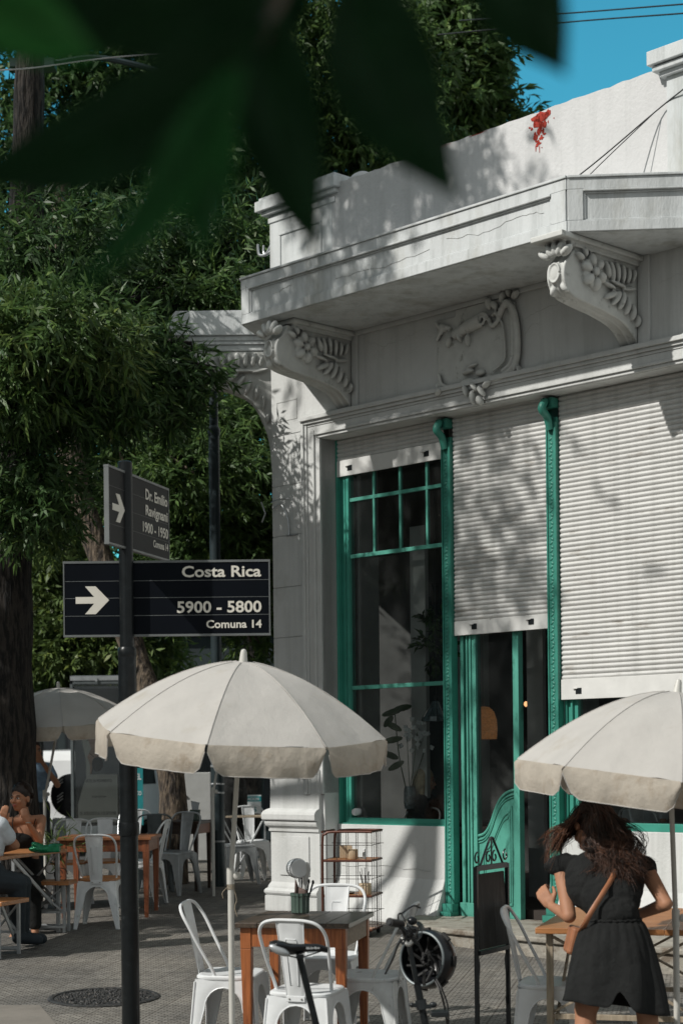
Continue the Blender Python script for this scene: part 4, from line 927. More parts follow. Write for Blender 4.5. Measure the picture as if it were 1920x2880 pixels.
Mf_ = Matrix.Rotation(R(24), 3, 'Z') @ Matrix.Rotation(R(90), 3, 'X')
for (n_, y_, r_) in (('face_disc',-.02,.056),('mesh_ring',.005,.058),('mesh_ring',.030,.058),('back_disc',.052,.056)):
    mb = MB()
    if 'disc' in n_: mb.lathe([(.001,-.004),(r_-.004,-.004),(r_,0),(r_-.004,.004),(.001,.004)], (.0,0,0), 36, Mf_)
    else:
        mb.lathe([(r_,-.010),(r_,.010),(r_-.003,.010),(r_-.003,-.010)], (0,0,0), 36, Mf_, cap=False)
    v = Matrix.Rotation(R(24), 3, 'Z') @ Vector((-.012, y_, .268)); o = mb.build(n_, white_m, FN, smooth=True); o.location = v
mb = MB()
for k in range(36):
    for q in range(3):
        a = 2*math.pi*k/36; v = Matrix.Rotation(R(24),3,'Z') @ Vector((-.012+.0592*math.cos(a), -.004+.014*q, .268+.0592*math.sin(a))); mb.ell(v, .0022, None, 5, 4)
mb.build('perforation', black_m, FN)
mb = MB(); mb.tube([(-.0,.0,.05),(-.005,.01,.215)],.006,8); mb.build('stem', white_m, FN)
cpot = potset(-1.62, 19.25, gz(18.6)+.765, 'green pot with grey napkins on the dark brown table')
mb = MB(); mb.hexa([(-.03,-.015,.1),(.03,-.015,.1),(.03,.015,.1),(-.03,.015,.1),(-.045,-.02,.22),(.05,-.02,.20),(.05,.02,.20),(-.045,.02,.22)]); mb.build('napkin', cloth_wht, cpot)

# ================================================================== MANHOLE
MH = empty('manhole_cover', (-1.655, 12.03, gz(12.03)+.004), 'round dark cast iron manhole cover set in the pavement', 'manhole'); MH.rotation_euler = (math.atan(.033),0,0)
mb = MB(); mb.lathe([(.345,-.02),(.345,.006),(.352,.010),(.372,.010),(.385,.004),(.385,-.02)],(0,0,0),64,cap=False); mb.build('ring', iron, MH, smooth=True)
mb = MB(); mb.lathe([(.34,-.012),(.34,.002),(.001,.003)],(0,0,0),48)
rg = random.Random(5)
for k in range(420):
    r_ = .32*math.sqrt(rg.random()); a = rg.random()*6.28; mb.ell((r_*math.cos(a), r_*math.sin(a), .004), (.008+.006*rg.random(),.006+.006*rg.random(),.006+.006*rg.random()), Matrix.Rotation(rg.random()*3,3,'Z'), 6, 4)
mb.build('cover', iron, MH)
tag((lambda o:o)(MB().lathe([(.36,-.01),(.36,.002),(.001,.003)],(0,0,0),40).build('drain_lid', iron, None)), 'second dark iron lid cut by the bottom edge of the picture', 'manhole').location = (-.98, 10.62, gz(10.62)+.003)

# ================================================================== GREEN POUCH, plants on the left table
zt2 = gz(15.3)+.768
mb = MB(); mb.ell((0,0,.035),(.135,.055,.036),Matrix.Rotation(.1,3,'Z'),18,10); mb.ell((-.04,0,.05),(.08,.05,.035),Matrix.Rotation(.5,3,'Y'),14,8); mb.box((.06,0,.035),(.15,.09,.055)); mb.ell((.1,-.0,.07),(.06,.05,.016),None,12,8)
o = blob(mb, 'pouch', bag_green, None, voxel=.006, smooth=3); o.location = at(125, 2375, 14.9); tag(o, 'shiny metallic green pouch lying on the left trestle table', 'pouch')
o.location.z = gz(14.9)+.765
# ================================================================== TREES
def leaf_mesh(name, clumps, L=.13, W=.026, per=9, seed=1, droop=.35, shell=.55):
    rs = np.random.RandomState(seed); V = []
    for (c, r, ns) in clumps:
        c = np.array(c, float); r = np.array(r if hasattr(r, '__len__') else (r, r, r), float)
        d = rs.normal(size=(ns, 3)); d /= np.linalg.norm(d, axis=1)[:, None]
        rad = (shell+(1-shell)*rs.rand(ns))**1.0*(1+.18*rs.normal(size=ns)); rad = np.clip(rad, .1, 1.35)
        # lumpy outline
        lump = 1+.22*np.sin(d[:, 0]*5+c[0])*np.sin(d[:, 1]*4+c[1])+.15*np.sin(d[:, 2]*7+c[2])
        sp = c+d*r*(rad*lump)[:, None]
        out = d*.7+rs.normal(size=(ns, 3))*.55; out[:, 2] -= droop; out /= np.linalg.norm(out, axis=1)[:, None]
        P = np.repeat(sp, per, 0); O = np.repeat(out, per, 0); k = np.tile(np.arange(per), ns)/per
        base = P+O*(k*L*1.9)[:, None]
        ld = O*.75+rs.normal(size=O.shape)*.55; ld[:, 2] -= droop*.8; ld /= np.linalg.norm(ld, axis=1)[:, None]
        up = rs.normal(size=O.shape)*.7+np.array([-.35, -.35, .55]); s = np.cross(ld, up); s /= np.linalg.norm(s, axis=1)[:, None]; nn = np.cross(s, ld)
        l = (L*(.7+.6*rs.rand(len(P))))[:, None]; w = (W*(.8+.5*rs.rand(len(P))))[:, None]
        q = np.stack([base, base+ld*l*.42+s*w*.5+nn*w*.25, base+ld*l-nn*l*.06, base+ld*l*.42-s*w*.5+nn*w*.25], 1)
        V.append(q.reshape(-1, 3))
    V = np.concatenate(V); n = len(V)//4
    me = bpy.data.meshes.new(name); me.vertices.add(len(V)); me.vertices.foreach_set('co', V.astype(np.float32).ravel())
    me.loops.add(n*4); me.loops.foreach_set('vertex_index', np.arange(n*4, dtype=np.int32)); me.polygons.add(n)
    me.polygons.foreach_set('loop_start', np.arange(0, n*4, 4, dtype=np.int32)); me.update(calc_edges=True); me.validate(); return me
def tree(name, label, cat, trunk, radii, sets, group=None, tm=bark, limb_from=None, seed=1, limbs=True, sides=18):
    base = Vector(trunk[0]); T = empty(name, base, label, cat, group=group)
    mb = MB(); pts = spline([Vector(p)-base for p in trunk], 6); n = len(pts); rr = [np.interp(i/(n-1)*(len(radii)-1), range(len(radii)), radii) for i in range(n)]
    rr = [r*(1+.04*math.sin(i*1.9+seed)) for i, r in enumerate(rr)]
    mb.tube(pts, rr, sides)
    rg = random.Random(seed)
    if limbs:
        st = Vector(limb_from if limb_from else trunk[-1])-base
        for (me_, m_, clumps) in sets:
            for (c, r, ns) in clumps:
                e = Vector(c)-base; mid = st.lerp(e, .5)+Vector((rg.uniform(-.2,.2), rg.uniform(-.2,.2), rg.uniform(0,.4)))
                mb.tube(spline([st, mid, e], 5), list(np.linspace(radii[-1]*.55, .012, 11)), 7)
                for q in range(3):
                    d = Vector((rg.uniform(-1,1), rg.uniform(-1,1), rg.uniform(-.6,.8))); rmax = r if not hasattr(r, '__len__') else min(r)
                    mb.tube([mid.lerp(e, .6), e+d*rmax*.4, e+d*rmax*.8+Vector((0,0,-.1))], [.018,.012,.006], 5)
    mb.build('trunk', tm, T, smooth=2)
    for i, (me_, m_, clumps) in enumerate(sets):
        me = leaf_mesh('crown', [((Vector(c)-base)[:], r, ns) for c, r, ns in clumps], seed=seed*7+i, **me_); me.materials.append(m_)
        o = bpy.data.objects.new('crown', me); col.objects.link(o); o.parent = T
    return T
def atc(dx, dy, Y, r, ns):       # clump centred where the crown stands at distance Y
    v = at(dx*1.2245, dy*1.2245, Y); return (tuple(v), r, ns)
LA = dict(L=.135, W=.027)
# nearest big trunk
tree('street_tree', 'large street tree with thick furrowed trunk behind the seated woman', 'tree',
     [(-3.38,17.3,.1),(-3.35,17.3,1.2),(-3.38,17.3,3.0),(-3.28,17.3,4.8),(-3.08,17.2,6.6),(-2.98,17.1,8.6),(-2.9,17,10)], [.42,.345,.33,.29,.18,.14,.10],
     [(LA, leaf_a, [atc(60,820,16.0,(.75,.9,.55),620), atc(210,900,16.5,(.6,.8,.4),420), atc(290,840,16.8,(.45,.8,.5),360), atc(100,1130,16.2,(.42,.6,.36),170), atc(20,1060,16.2,(.5,.6,.6),300),
                    atc(395,905,17.0,(.26,.3,.30),150), atc(455,865,16.9,(.16,.2,.2),34), atc(490,850,16.9,(.08,.1,.10),12), atc(440,790,16.9,(.06,.1,.08),8), atc(240,700,18.6,(.8,.6,.5),460), atc(420,700,18.2,(.6,.8,.6),420), atc(520,620,18.6,(.5,.7,.5),320),atc(60,640,17,(.8,.8,.5),420),
                    atc(140,560,17,(.7,.8,.5),300),atc(330,560,18.5,(.6,.8,.5),220)]),
      (LA, leaf_b, [atc(120,760,15.4,(.55,.6,.35),300), atc(30,900,15.6,(.45,.6,.30),240), atc(500,690,18.0,(.35,.5,.3),200), atc(560,560,18.4,(.3,.4,.4),140), atc(90,1210,16.4,(.22,.3,.2),50)]),
      (LA, leaf_c, [atc(240,790,15.6,(.35,.4,.22),90), atc(40,780,15.3,(.4,.4,.3),80)])],
     seed=3, limb_from=(-3.2,17.2,5.6))
# shading tree just out of the frame, whose crown hangs above the picture
tree('street_tree', 'street tree standing left of the picture, its crown shading the parapet', 'tree',
     [(-6.6,12.2,.0),(-6.5,12.2,2.5),(-6.2,12.3,5),(-5.6,12.5,7.5)], [.3,.25,.2,.15],
     [(dict(L=.16,W=.04), leaf_a, [((-4.2,12.9,9.0),(1.2,1.2,.8),230),((-3.0,13.6,10.3),(1.1,1.2,.8),260),((-4.6,13.2,10.9),(1.2,1.2,.8),250),((-2.2,14.2,9.5),(.8,.9,.6),170),((-5.2,12.2,8.4),(.8,.8,.6),50),((-3.6,14.6,11.4),(1.2,1.1,.7),260),((-3.9,13.3,8.4),(.6,.6,.4),15),((-6.2,13.6,5.1),(.45,.6,.25),150),((-6.3,15.6,5.5),(.7,.9,.35),300),((-7.1,16.6,5.7),(.9,.8,.4),320)])],
     seed=5)
GT = 'trees along the side street'
# leaning tree
tree('street_tree', 'leaning street tree with pale flaking bark behind the sign plates', 'tree',
     [(-1.99,20.3,.2),(-2.0,20.4,1.6),(-2.45,20.8,3.0),(-2.88,21,4.2),(-3.25,21.2,5.4),(-3.5,21.6,7.2),(-3.4,22,9.5)], [.20,.155,.15,.15,.16,.13,.10],
     [(dict(L=.14,W=.03), leaf_b, [atc(430,1080,21.5,(.8,.9,.6),620), atc(560,1130,22,(.6,.9,.6),520), atc(470,1220,22,(.7,.8,.45),460), atc(600,1000,22.4,(.6,.8,.6),420), atc(350,1160,22.5,(.5,.6,.5),260),
                                   atc(590,1240,22.5,(.5,.7,.5),360), atc(420,960,22,(.8,.9,.5),420), atc(540,900,23,(.6,.9,.6),360), atc(440,1340,23,(.5,.6,.4),260),atc(580,1480,23,(.35,.5,.35),110),atc(380,1290,21.6,(.4,.4,.3),130)]),
      (dict(L=.15,W=.035), leaf_a, [atc(200,1000,23,(1.2,1,.9),520), atc(330,860,23,(1.2,1,.9),520), atc(100,900,24,(1.3,1,1.),460), atc(560,760,24,(1,1,.9),420), atc(300,1060,24,(.9,.9,.8),380),atc(560,1330,24,(.5,.6,.5),200)])],
     group=GT, tm=bark_l, seed=8, limb_from=(-3.4,21.4,6.6))
# yellow-green small tree by the left trunk
tree('street_tree', 'small yellow green sunlit tree between the big trunk and the sign', 'tree', [(-5.1,26,.4),(-5.0,26,2),(-4.3,26,4)], [.12,.1,.06],
     [(dict(L=.16,W=.045), leaf_c, [atc(150,1250,26,(.5,.6,.5),200), atc(190,1400,26,(.6,.6,.5),240), atc(130,1480,26,(.6,.6,.5),240), atc(250,1480,26,(.7,.6,.5),260), atc(110,1340,26,(.35,.5,.4),110)]),
      (dict(L=.16,W=.045), leaf_b, [atc(200,1520,26.5,(.9,.6,.5),320), atc(330,1500,26.5,(.6,.6,.5),260), atc(140,1190,26.5,(.5,.6,.5),160), atc(110,1560,26.5,(.6,.6,.4),200)])], group=GT, seed=11)
# taller trees behind
def big(label, x, y, zt, clumps, seed, m=leaf_a, tm=bark, L=.2, W=.055):
    tree('street_tree', label, 'tree', [(x,y,.3),(x+.1,y,zt*.4),(x-.1,y,zt*.7)], [.22,.18,.12], [(dict(L=L, W=W), m, clumps)], group=GT, tm=tm, seed=seed)
big('tall dark tree filling the upper left behind the others', -5.2, 29, 12, [atc(a,b,29,(1.5,1.4,1.3),ns) for a,b,ns in ((40,420,420),(200,300,420),(380,380,420),(100,560,380),(300,520,420),(480,520,360),(60,100,300),(250,120,360),(420,200,400),(150,760,380),(330,740,380),(500,700,360),(30,960,360),(30,1250,240),(330,20,340),(120,-60,300))], 13)
big('tall tree with light tips rising behind the parapet pier', -1.6, 30.5, 12, [atc(a,b,31,(1.2,1.3,1.1),ns) for a,b,ns in ((560,200,400),(680,150,400),(620,380,420),(780,300,420),(720,30,330),(880,180,400),(840,60,340),(760,430,300),(540,480,360),(560,60,200),(900,340,300))], 17, leaf_b)
big('tree top with fine sprays against the blue sky above the roof', 2.0, 33.5, 14, [atc(a,b,33,r,ns) for a,b,r,ns in ((990,80,(.9,1,.9),420),(1000,230,(.9,1,.7),420),(1060,150,(.6,.8,.8),300),(1090,240,(.5,.6,.45),190),(1110,150,(.35,.4,.5),110),(960,-40,(1,1,.8),320),(1040,20,(.6,.7,.6),220),(920,300,(.7,.8,.6),260),(1130,215,(.25,.3,.2),50),(1075,60,(.25,.3,.4),60),(1010,-60,(.7,.7,.5),200),(1120,110,(.18,.2,.3),40),(1180,265,(.22,.2,.10),34),(1070,290,(.4,.4,.2),80))], 19, leaf_b, L=.24, W=.07)
big('deep green tree low behind the storefronts', -3.6, 35, 8, [atc(a,b,36,(1.8,1.4,1.2),ns) for a,b,ns in ((120,1050,300),(300,1150,300),(450,1300,320),(560,1100,300),(600,1350,260),(150,1380,300),(330,1400,300),(470,1500,260),(220,1560,260),(60,1500,240))], 23)
# ---------------- near tree with big leaves hanging over the viewpoint
NT = empty('overhanging_tree', (-2.6,-1.0,gz(-1)), 'blurred dark green large leaves of a tree hanging close in front at the top', 'tree')
nb = NT.location.copy()
mb = MB(); mb.tube(spline([Vector(p)-nb for p in ((-2.6,-1.0,-.5),(-2.6,-1.0,2),(-2.3,-.6,3.2),(-1.7,.1,4.2))],6), list(np.linspace(.14,.06,19)), 12)
for e in ((-1.2,.6,3.9),(-2.2,.4,4.6),(-1.8,-.6,4.4),(-.9,.2,4.2)): mb.tube([Vector((-2.1,-.4,3.5))-nb, Vector(e)-nb], [.04,.01], 6)
mb.build('trunk', bark, NT, smooth=True)
me = leaf_mesh('crown', [((Vector(c)-nb)[:], r, ns) for c, r, ns in (((-1.5,.35,3.5),(.9,.8,.5),900),((-2.3,-.1,4.2),(.9,.8,.6),700),((-.9,.75,3.0),(.45,.45,.25),420),((-2.1,.5,3.2),(.6,.6,.5),500))], L=.16, W=.06, seed=77)  # unseen crown added towards the sun, to shade the hanging leaves
me.materials.append(leaf_a); o = bpy.data.objects.new('crown', me); col.objects.link(o); o.parent = NT
def bigleaf(b, t, wpx, Y, m, bend=0., Y1=None, peak=.45):
    B_, T_ = at(b[0]*1.2245, b[1]*1.2245, Y)-nb, at(t[0]*1.2245, t[1]*1.2245, Y1 or Y)-nb
    W = wpx*1.2245/F_PX*Y; ax = (T_-B_); s = Vector((ax.z, 0, -ax.x)).normalized(); rows = []; n = 22
    for i in range(n+1):
        q = i/n; w = W*.5*(math.sin(math.pi*min(1,q**(math.log(.5)/math.log(peak)))))**1.12 if 0 < q < 1 else .0004
        c = B_+ax*q+s*bend*math.sin(math.pi*q)*ax.length
        rows.append([c+s*w*v+Vector((0, .10*w*abs(v)+.012*math.sin(6*q+3*v)*w/W, 0)) for v in (-1,-.75,-.5,-.25,0,.25,.5,.75,1)])
    mb = MB(); mb.grid(rows); lf = mb.build('leaf', m, NT, smooth=2)
    mb = MB(); mb.tube([r[4]+Vector((0,-.0008,0)) for r in rows], [.0016*(1-.8*i/n) for i in range(n+1)], 5)
    for i in range(3, n-3, 2):
        for e in (0, 8): mb.tube([rows[i][4]+Vector((0,-.0008,0)), rows[min(n, i+2)][e]*.8+rows[min(n, i+2)][4]*.2+Vector((0,-.0008,0))], [.0007,.0003], 4)
    mb.build('vein', leaf_lit, lf, smooth=2)
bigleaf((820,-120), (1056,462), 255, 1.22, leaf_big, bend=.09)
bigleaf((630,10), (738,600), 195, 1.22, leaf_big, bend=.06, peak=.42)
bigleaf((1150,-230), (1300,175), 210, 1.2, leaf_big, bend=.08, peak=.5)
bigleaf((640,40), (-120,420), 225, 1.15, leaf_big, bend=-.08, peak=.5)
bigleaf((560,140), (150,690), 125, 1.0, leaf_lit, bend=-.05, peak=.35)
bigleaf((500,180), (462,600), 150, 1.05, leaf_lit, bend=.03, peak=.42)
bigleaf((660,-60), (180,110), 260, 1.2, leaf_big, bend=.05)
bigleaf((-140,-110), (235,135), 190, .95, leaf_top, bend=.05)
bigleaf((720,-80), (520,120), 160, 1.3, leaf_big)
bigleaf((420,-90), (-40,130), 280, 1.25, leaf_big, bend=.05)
mb = MB(); mb.tube([at(x*1.2245, y*1.2245, Y)-nb for x, y, Y in ((720,-400,1.3),(690,-150,1.27),(640,0,1.23),(600,90,1.2),(540,150,1.15))]+[], [.007,.006,.005,.004,.003], 7)
mb.tube([at(720*1.2245,-400*1.2245,1.3)-nb, Vector((-.9,.75,3.0))-nb], .008, 6); mb.build('twig', bark_l, NT, smooth=True)

# ================================================================== BACKGROUND STREET
# lamp post
LP = empty('street_lamp', (-1.405,19.75,.3), 'tall dark steel street lamp post behind the sign plates', 'street lamp')
mb = MB(); mb.tube([(0,0,0),(0,0,1.9)], .075, 16); mb.tube([(0,0,1.9),(0,0,5.1)], .062, 16); mb.lathe([(.065,5.1),(.072,5.12),(.072,5.18),(.05,5.22)],(0,0,0),16); mb.tube([(0,0,5.2),(0,0,8.6)], [.05,.045], 16); mb.build('pole', steel_dk, LP, smooth=True)
mb = MB()
for z in (.5,1.05,1.15,1.35,1.42): mb.lathe([(.078,z),(.080,z+.005),(.080,z+.014),(.078,z+.02)],(0,0,0),16)
mb.build('band', galv, LP); mb = MB(); mb.tube(spline([(0,0,8.5),(-.3,0,9.1),(-1.2,0,9.4),(-1.8,0,9.35)],5),.035,8); mb.box((-2,0,9.33),(.5,.2,.1)); mb.build('lamp_head', steel_dk, LP)
# utility cabinet
UC = empty('utility_cabinet', (-1.93,22.3,.3), 'pale grey metal utility cabinet behind the leaning tree', 'cabinet'); mb = MB(); mb.box((.02,0,.72),(.50,.35,1.12)); mb.build('case', in_wall, UC, bevel=.01)
mb = MB(); mb.box((-.1,-.18,.72),(.006,.004,1.05)); mb.box((-.06,-.185,.98),(.05,.02,.02)); mb.build('door_gap', black_m, UC)
# billboard shelter
SH = empty('poster_stand', (-3.38,24.0,.3), 'tall street poster stand showing a guitar shaped advertisement behind glass', 'poster stand')
o0 = SH.location
def sp(x, z, y=-.03): return Vector((x, y, z))
mb = MB()
for (x0,x1,z0,z1) in ((-.335,-.295,0,2.62),(.335,.375,0,2.62),(-.335,.375,2.50,2.62),(-.335,.375,.42,.55)): mb.box(((x0+x1)/2,0,(z0+z1)/2),(x1-x0,.12,z1-z0))
mb.build('frame', galv_dark, SH, bevel=.005)
mb = MB(); mb.box((.02,0,2.58),(.70,.14,.06)); mb.box((.03,-.08,2.56),(.03,.01,.05)); mb.build('top_strip', galv, SH)
mb = MB(); mb.box((.02,.04,1.5),(.62,.02,1.95)); mb.build('back_panel', glass_dk, SH)
mb = MB(); mb.box((.02,-.0,2.28),(.60,.01,.32)); mb.build('header', facade_gry, SH)
gt = [(-.245,.60),(.30,.60),(.30,1.26),(-.08,1.26),(-.075,1.38),(-.11,1.50),(-.06,1.62),(-.10,1.74),(-.155,1.90),(-.14,2.08),(-.08,2.2),(-.10,2.22),(-.20,2.05),(-.215,1.86),(-.17,1.66),(-.14,1.50),(-.13,1.40),(-.13,1.22),(-.19,1.05),(-.245,.85)]
mb = MB(); mb.prism(gt, lambda x,z:sp(x,z,-.02), lambda x,z:sp(x,z,-.012)); pp = mb.build('poster', poster_p, SH)
mb = MB(); mb.prism([(-.09,1.27),(-.06,1.27),(-.05,1.36),(.02,1.48),(.10,1.50),(.12,1.62),(.09,1.75),(.09,2.1),(-.08,2.2),(-.14,2.05),(-.15,1.90),(-.10,1.74),(-.07,1.6),(-.11,1.5)], lambda x,z:sp(x,z,-.018), lambda x,z:sp(x,z,-.010)); mb.build('guitar_wood', poster_w, pp)
mb = MB(); mb.tube(spline([sp(-.12,1.72,-.03), sp(-.05,1.76,-.03), sp(0,1.78,-.03), sp(.04,1.82,-.03)],4), .004, 5); mb.tube([sp(-.08,1.55,-.03),sp(-.02,1.50,-.03)], .004, 5); mb.tube([sp(.02,1.95,-.03),sp(.05,1.88,-.03)], .006, 5); mb.ell(sp(.02,1.40,-.02),(.07,.01,.10),None,14,8); mb.build('ink_branch', ink, pp)
Mt = Matrix(((1,0,0),(0,0,-1),(0,1,0))).to_4x4()
for (tx, x, z, w, h) in (('ARTES EN MOVIMIENTO', -.14, 1.15, .36, .042), ('YOUR EDITION', -.06, .94, .20, .025), ('DEL 30 DE AGOSTO AL 10 DE SEPTIEMBRE', -.22, .70, .50, .045)):
    M4 = Mt.copy(); M4.translation = sp(x, z, -.0225); text_part('lettering', tx, ink, pp, w, h, M4, bold=.0, depth=.001)
mb = MB(); mb.add([(-.29,-.045,.55),(.33,-.045,.55),(.33,-.045,2.5),(-.29,-.045,2.5)],[(0,1,2,3)]); mb.build('pane', glass, SH)
# parked car with spare wheel on its tailgate
CR = empty('parked_car', (-4.62,29.6,.32), 'white off-roader parked beyond the poster stand, its black spare wheel cover towards us', 'car', R(-10))
mb = MB()
prof = [(-.1,.35),(-.12,.75),(-.06,.95),(0,1.45),(.12,1.62),(2.2,1.66),(2.9,1.1),(3.9,1.0),(4.05,.4)]
mb.prism(prof, lambda y,z:(-.85,y,z), lambda y,z:(.85,y,z)); mb.build('body', car_white, CR, bevel=.06)
mb = MB(); mb.hexa([(-.66,-.015,1.02),(.66,-.015,1.02),(.66,.04,1.02),(-.66,.04,1.02),(-.6,.055,1.50),(.6,.055,1.50),(.6,.12,1.50),(-.6,.12,1.50)]); mb.build('rear_window', glass_dk, CR)
for s in (-1,1): MB().hexa([(s*.855-.003,.5,1.02),(s*.855+.003,.5,1.02),(s*.855+.003,2.3,1.02),(s*.855-.003,2.3,1.02),(s*.855-.003,.55,1.5),(s*.855+.003,.55,1.5),(s*.855+.003,2.1,1.5),(s*.855-.003,2.1,1.5)]).build('side_window', glass_dk, CR)
for s in (-1,1):
    mb = MB(); mb.box((s*.76,-.12,.72),(.15,.06,.26)); mb.hexa([(s*.80-.05,-.06,1.0),(s*.80+.05,-.06,1.0),(s*.80+.05,0,1.0),(s*.80-.05,0,1.0),(s*.76-.05,.0,1.4),(s*.76+.05,.0,1.4),(s*.76+.05,.06,1.4),(s*.76-.05,.06,1.4)]); mb.build('tail_light', car_red, CR, bevel=.01)
    for y in (.75, 3.2):
        mb = MB(); mb.tube([(s*.86,y,.34),(s*.66,y,.34)], .34, 24); wl = mb.build('wheel', rubber, CR, smooth=True); mb = MB(); mb.tube([(s*.868,y,.34),(s*.80,y,.34)], .20, 18); mb.build('rim', silver, wl)
mb = MB(); mb.lathe([(.001,-.14),(.25,-.135),(.34,-.11),(.365,-.05),(.365,.08),(.3,.1)],(.12,-.18,.86),36,Matrix.Rotation(R(-90),3,'X') @ Matrix.Rotation(R(180),3,'X')); sw = mb.build('spare_wheel_cover', gloss_blk, CR, smooth=True)
mb = MB(); mb.box((0,-.16,.38),(1.66,.16,.2)); mb.build('bumper', galv, CR, bevel=.02)
mb = MB()
for q in (.16,-.12):
    mb = MB()
    for k in range(3): mb.beam((-.10+k*.0,-.335,.86+q+k*.05),(.0+k*.0,-.335,.93+q+k*.05),.012,.022,up=(0,1,0))
    mb.build('stripe_mark', silver, sw)
# shops and houses closing the street
def shop(label, x0, x1, y, h, m, seed=0, sign=None):
    T = empty('shop_building', ((x0+x1)/2, y, .2), label, 'building'); W = x1-x0
    mb = MB(); mb.box((0,2,h/2),(W-.02,4,h)); mb.box((0,-.06,h-.1),(W,.2,.16)); mb.box((0,-.04,3.0),(W-.02,.12,.14)); mb.build('wall', m, T)
    n = max(1, int(W/1.5))
    for i in range(n):
        cx = -W/2+(i+.5)*W/n
        mb = MB(); mb.box((cx,-.03,1.45),(W/n*.8,.08,2.3)); f = mb.build('window', black_m, T); mb = MB(); mb.box((cx,-.08,1.45),(W/n*.72,.02,2.15)); mb.build('pane', glass_dk, f)
        if h > 5:
            mb = MB(); mb.box((cx,-.03,4.4),(W/n*.5,.08,1.4)); f = mb.build('window', galv_dark, T); mb = MB(); mb.box((cx,-.08,4.4),(W/n*.42,.02,1.3)); mb.build('pane', glass_dk, f)
    return T
shop('dark teal shopfront far behind the tables', -5.5, -.66, 33.8, 4.2, facade_drk)
shop('grey two storey house beyond the left trees', -14, -5.5, 36, 7.6, facade_gry)
shop('pale grey house wall glimpsed beneath the sign plates', -5.2, -.7, 44, 7.0, facade_gry)
shop('dark house at the far left end of the street', -34, -14, 34, 8.0, facade_drk)
for (i, (x, y, w)) in enumerate(((-24,24,14),(-24,10,14),(-24,-4,14))):
    T = empty('shop_building', (x, y, 0), ['brown house across the side street','plain house across the side street beside the brown one','low house across the side street nearest the viewpoint'][i], 'building')
    mb = MB(); mb.box((0,0,4.2),(4,w-.02,9.4+i*.5)); mb.build('wall', [wood_drk2, facade_drk, facade_gry][i], T); mb = MB(); mb.box((2.02,0,1.6),(.06,2.4,2.4)); mb.build('window', glass_dk, T)
# teal notices in the shop window
def notice(label, px, Y, w, h, m, rows):
    v = at(px[0], px[1], Y); T = empty('shop_notice', v, label, 'sign'); mb = MB(); mb.box((0,0,0),(w,.02,h)); mb.build('board', m, T)
    for (tx, x, z, tw, th, tm) in rows:
        M4 = Mt.copy(); M4.translation = Vector((x, -.0115, z)); text_part('lettering', tx, tm, T, tw, th, M4, bold=.02, depth=.001)
notice('teal and white notice reading PUTACION in the shop window', (705,2262), 30.0, .36, .32, white_m, [('S', .04,-.13,.06,.09,teal)])
notice('teal band with white letters above the white notice', (705,2247), 29.9, .36, .09, teal, [('PUTACION', -.16,-.025,.30,.05,white_m)])
notice('tall teal and white panel left of the leaning tree', (392,2240), 29.0, .13, .95, teal, [('EL', -.05,.28,.09,.10,white_m),('CO', -.05,.02,.09,.07,white_m)])
# overhead cables
def cable(label, pts, r, m=wire_blk):
    mb = MB(); mb.tube(spline(pts, 8), r, 5); tag(mb.build('overhead_cable', m, None, smooth=True), label, 'cable')
cable('upper thin black cable crossing the blue sky', [at(1290,58,26), at(1600,37,23), at(1930,11,20)], .010)
cable('lower thin black cable crossing the blue sky', [at(1230,98,26), at(1600,62,23), at(1930,37,20)], .010)
cable('pale cable passing in front of the upper left foliage', [at(-10,198,14.6), at(100,190,14.8), at(330,160,15.2), at(690,136,16)], .007, cable_l)
cable('thin wire tied to the right parapet pier', [fw(3.9,.6,6.12), fw(4.25,.35,6.42), fw(4.62,.05,6.80), fw(4.9,.06,6.9)], .006)
cable('second thin wire tied to the right parapet pier', [fw(4.1,.55,6.12), fw(4.35,.35,6.42), fw(4.62,.05,6.80)], .004)
cable('dark cable slung from the hook along the parapet wall', [fw(-.12,.03,6.30), fw(.5,.05,6.27), fw(1.0,.05,6.34), fw(1.6,.1,6.30), fw(1.9,.3,6.13)], .009)
# weeds on the cornice
mb = MB()
for k in range(9): mb.tube([fw(1.93,.55,6.11), fw(1.93+random.uniform(-.04,.04),.55+random.uniform(-.03,.03),6.20), fw(1.93+random.uniform(-.07,.07),.55,6.27)], [.003,.003,.001], 4)
tag(mb.build('weed', leaf_a, None), 'small weed sprouting on the cornice', 'plant')
mb = MB()
for k in range(26):
    u = .45+random.uniform(-.2,.25); mb.tube([fw(u,.3,6.11), fw(u+random.uniform(-.06,.06),.3,6.11+random.uniform(.03,.10)), fw(u+random.uniform(-.1,.1),.32,6.12+random.uniform(.05,.10))], [.003,.003,.001], 4)
tag(mb.build('weed', leaf_a, None), 'spreading dry weeds at the left end of the cornice', 'plant')
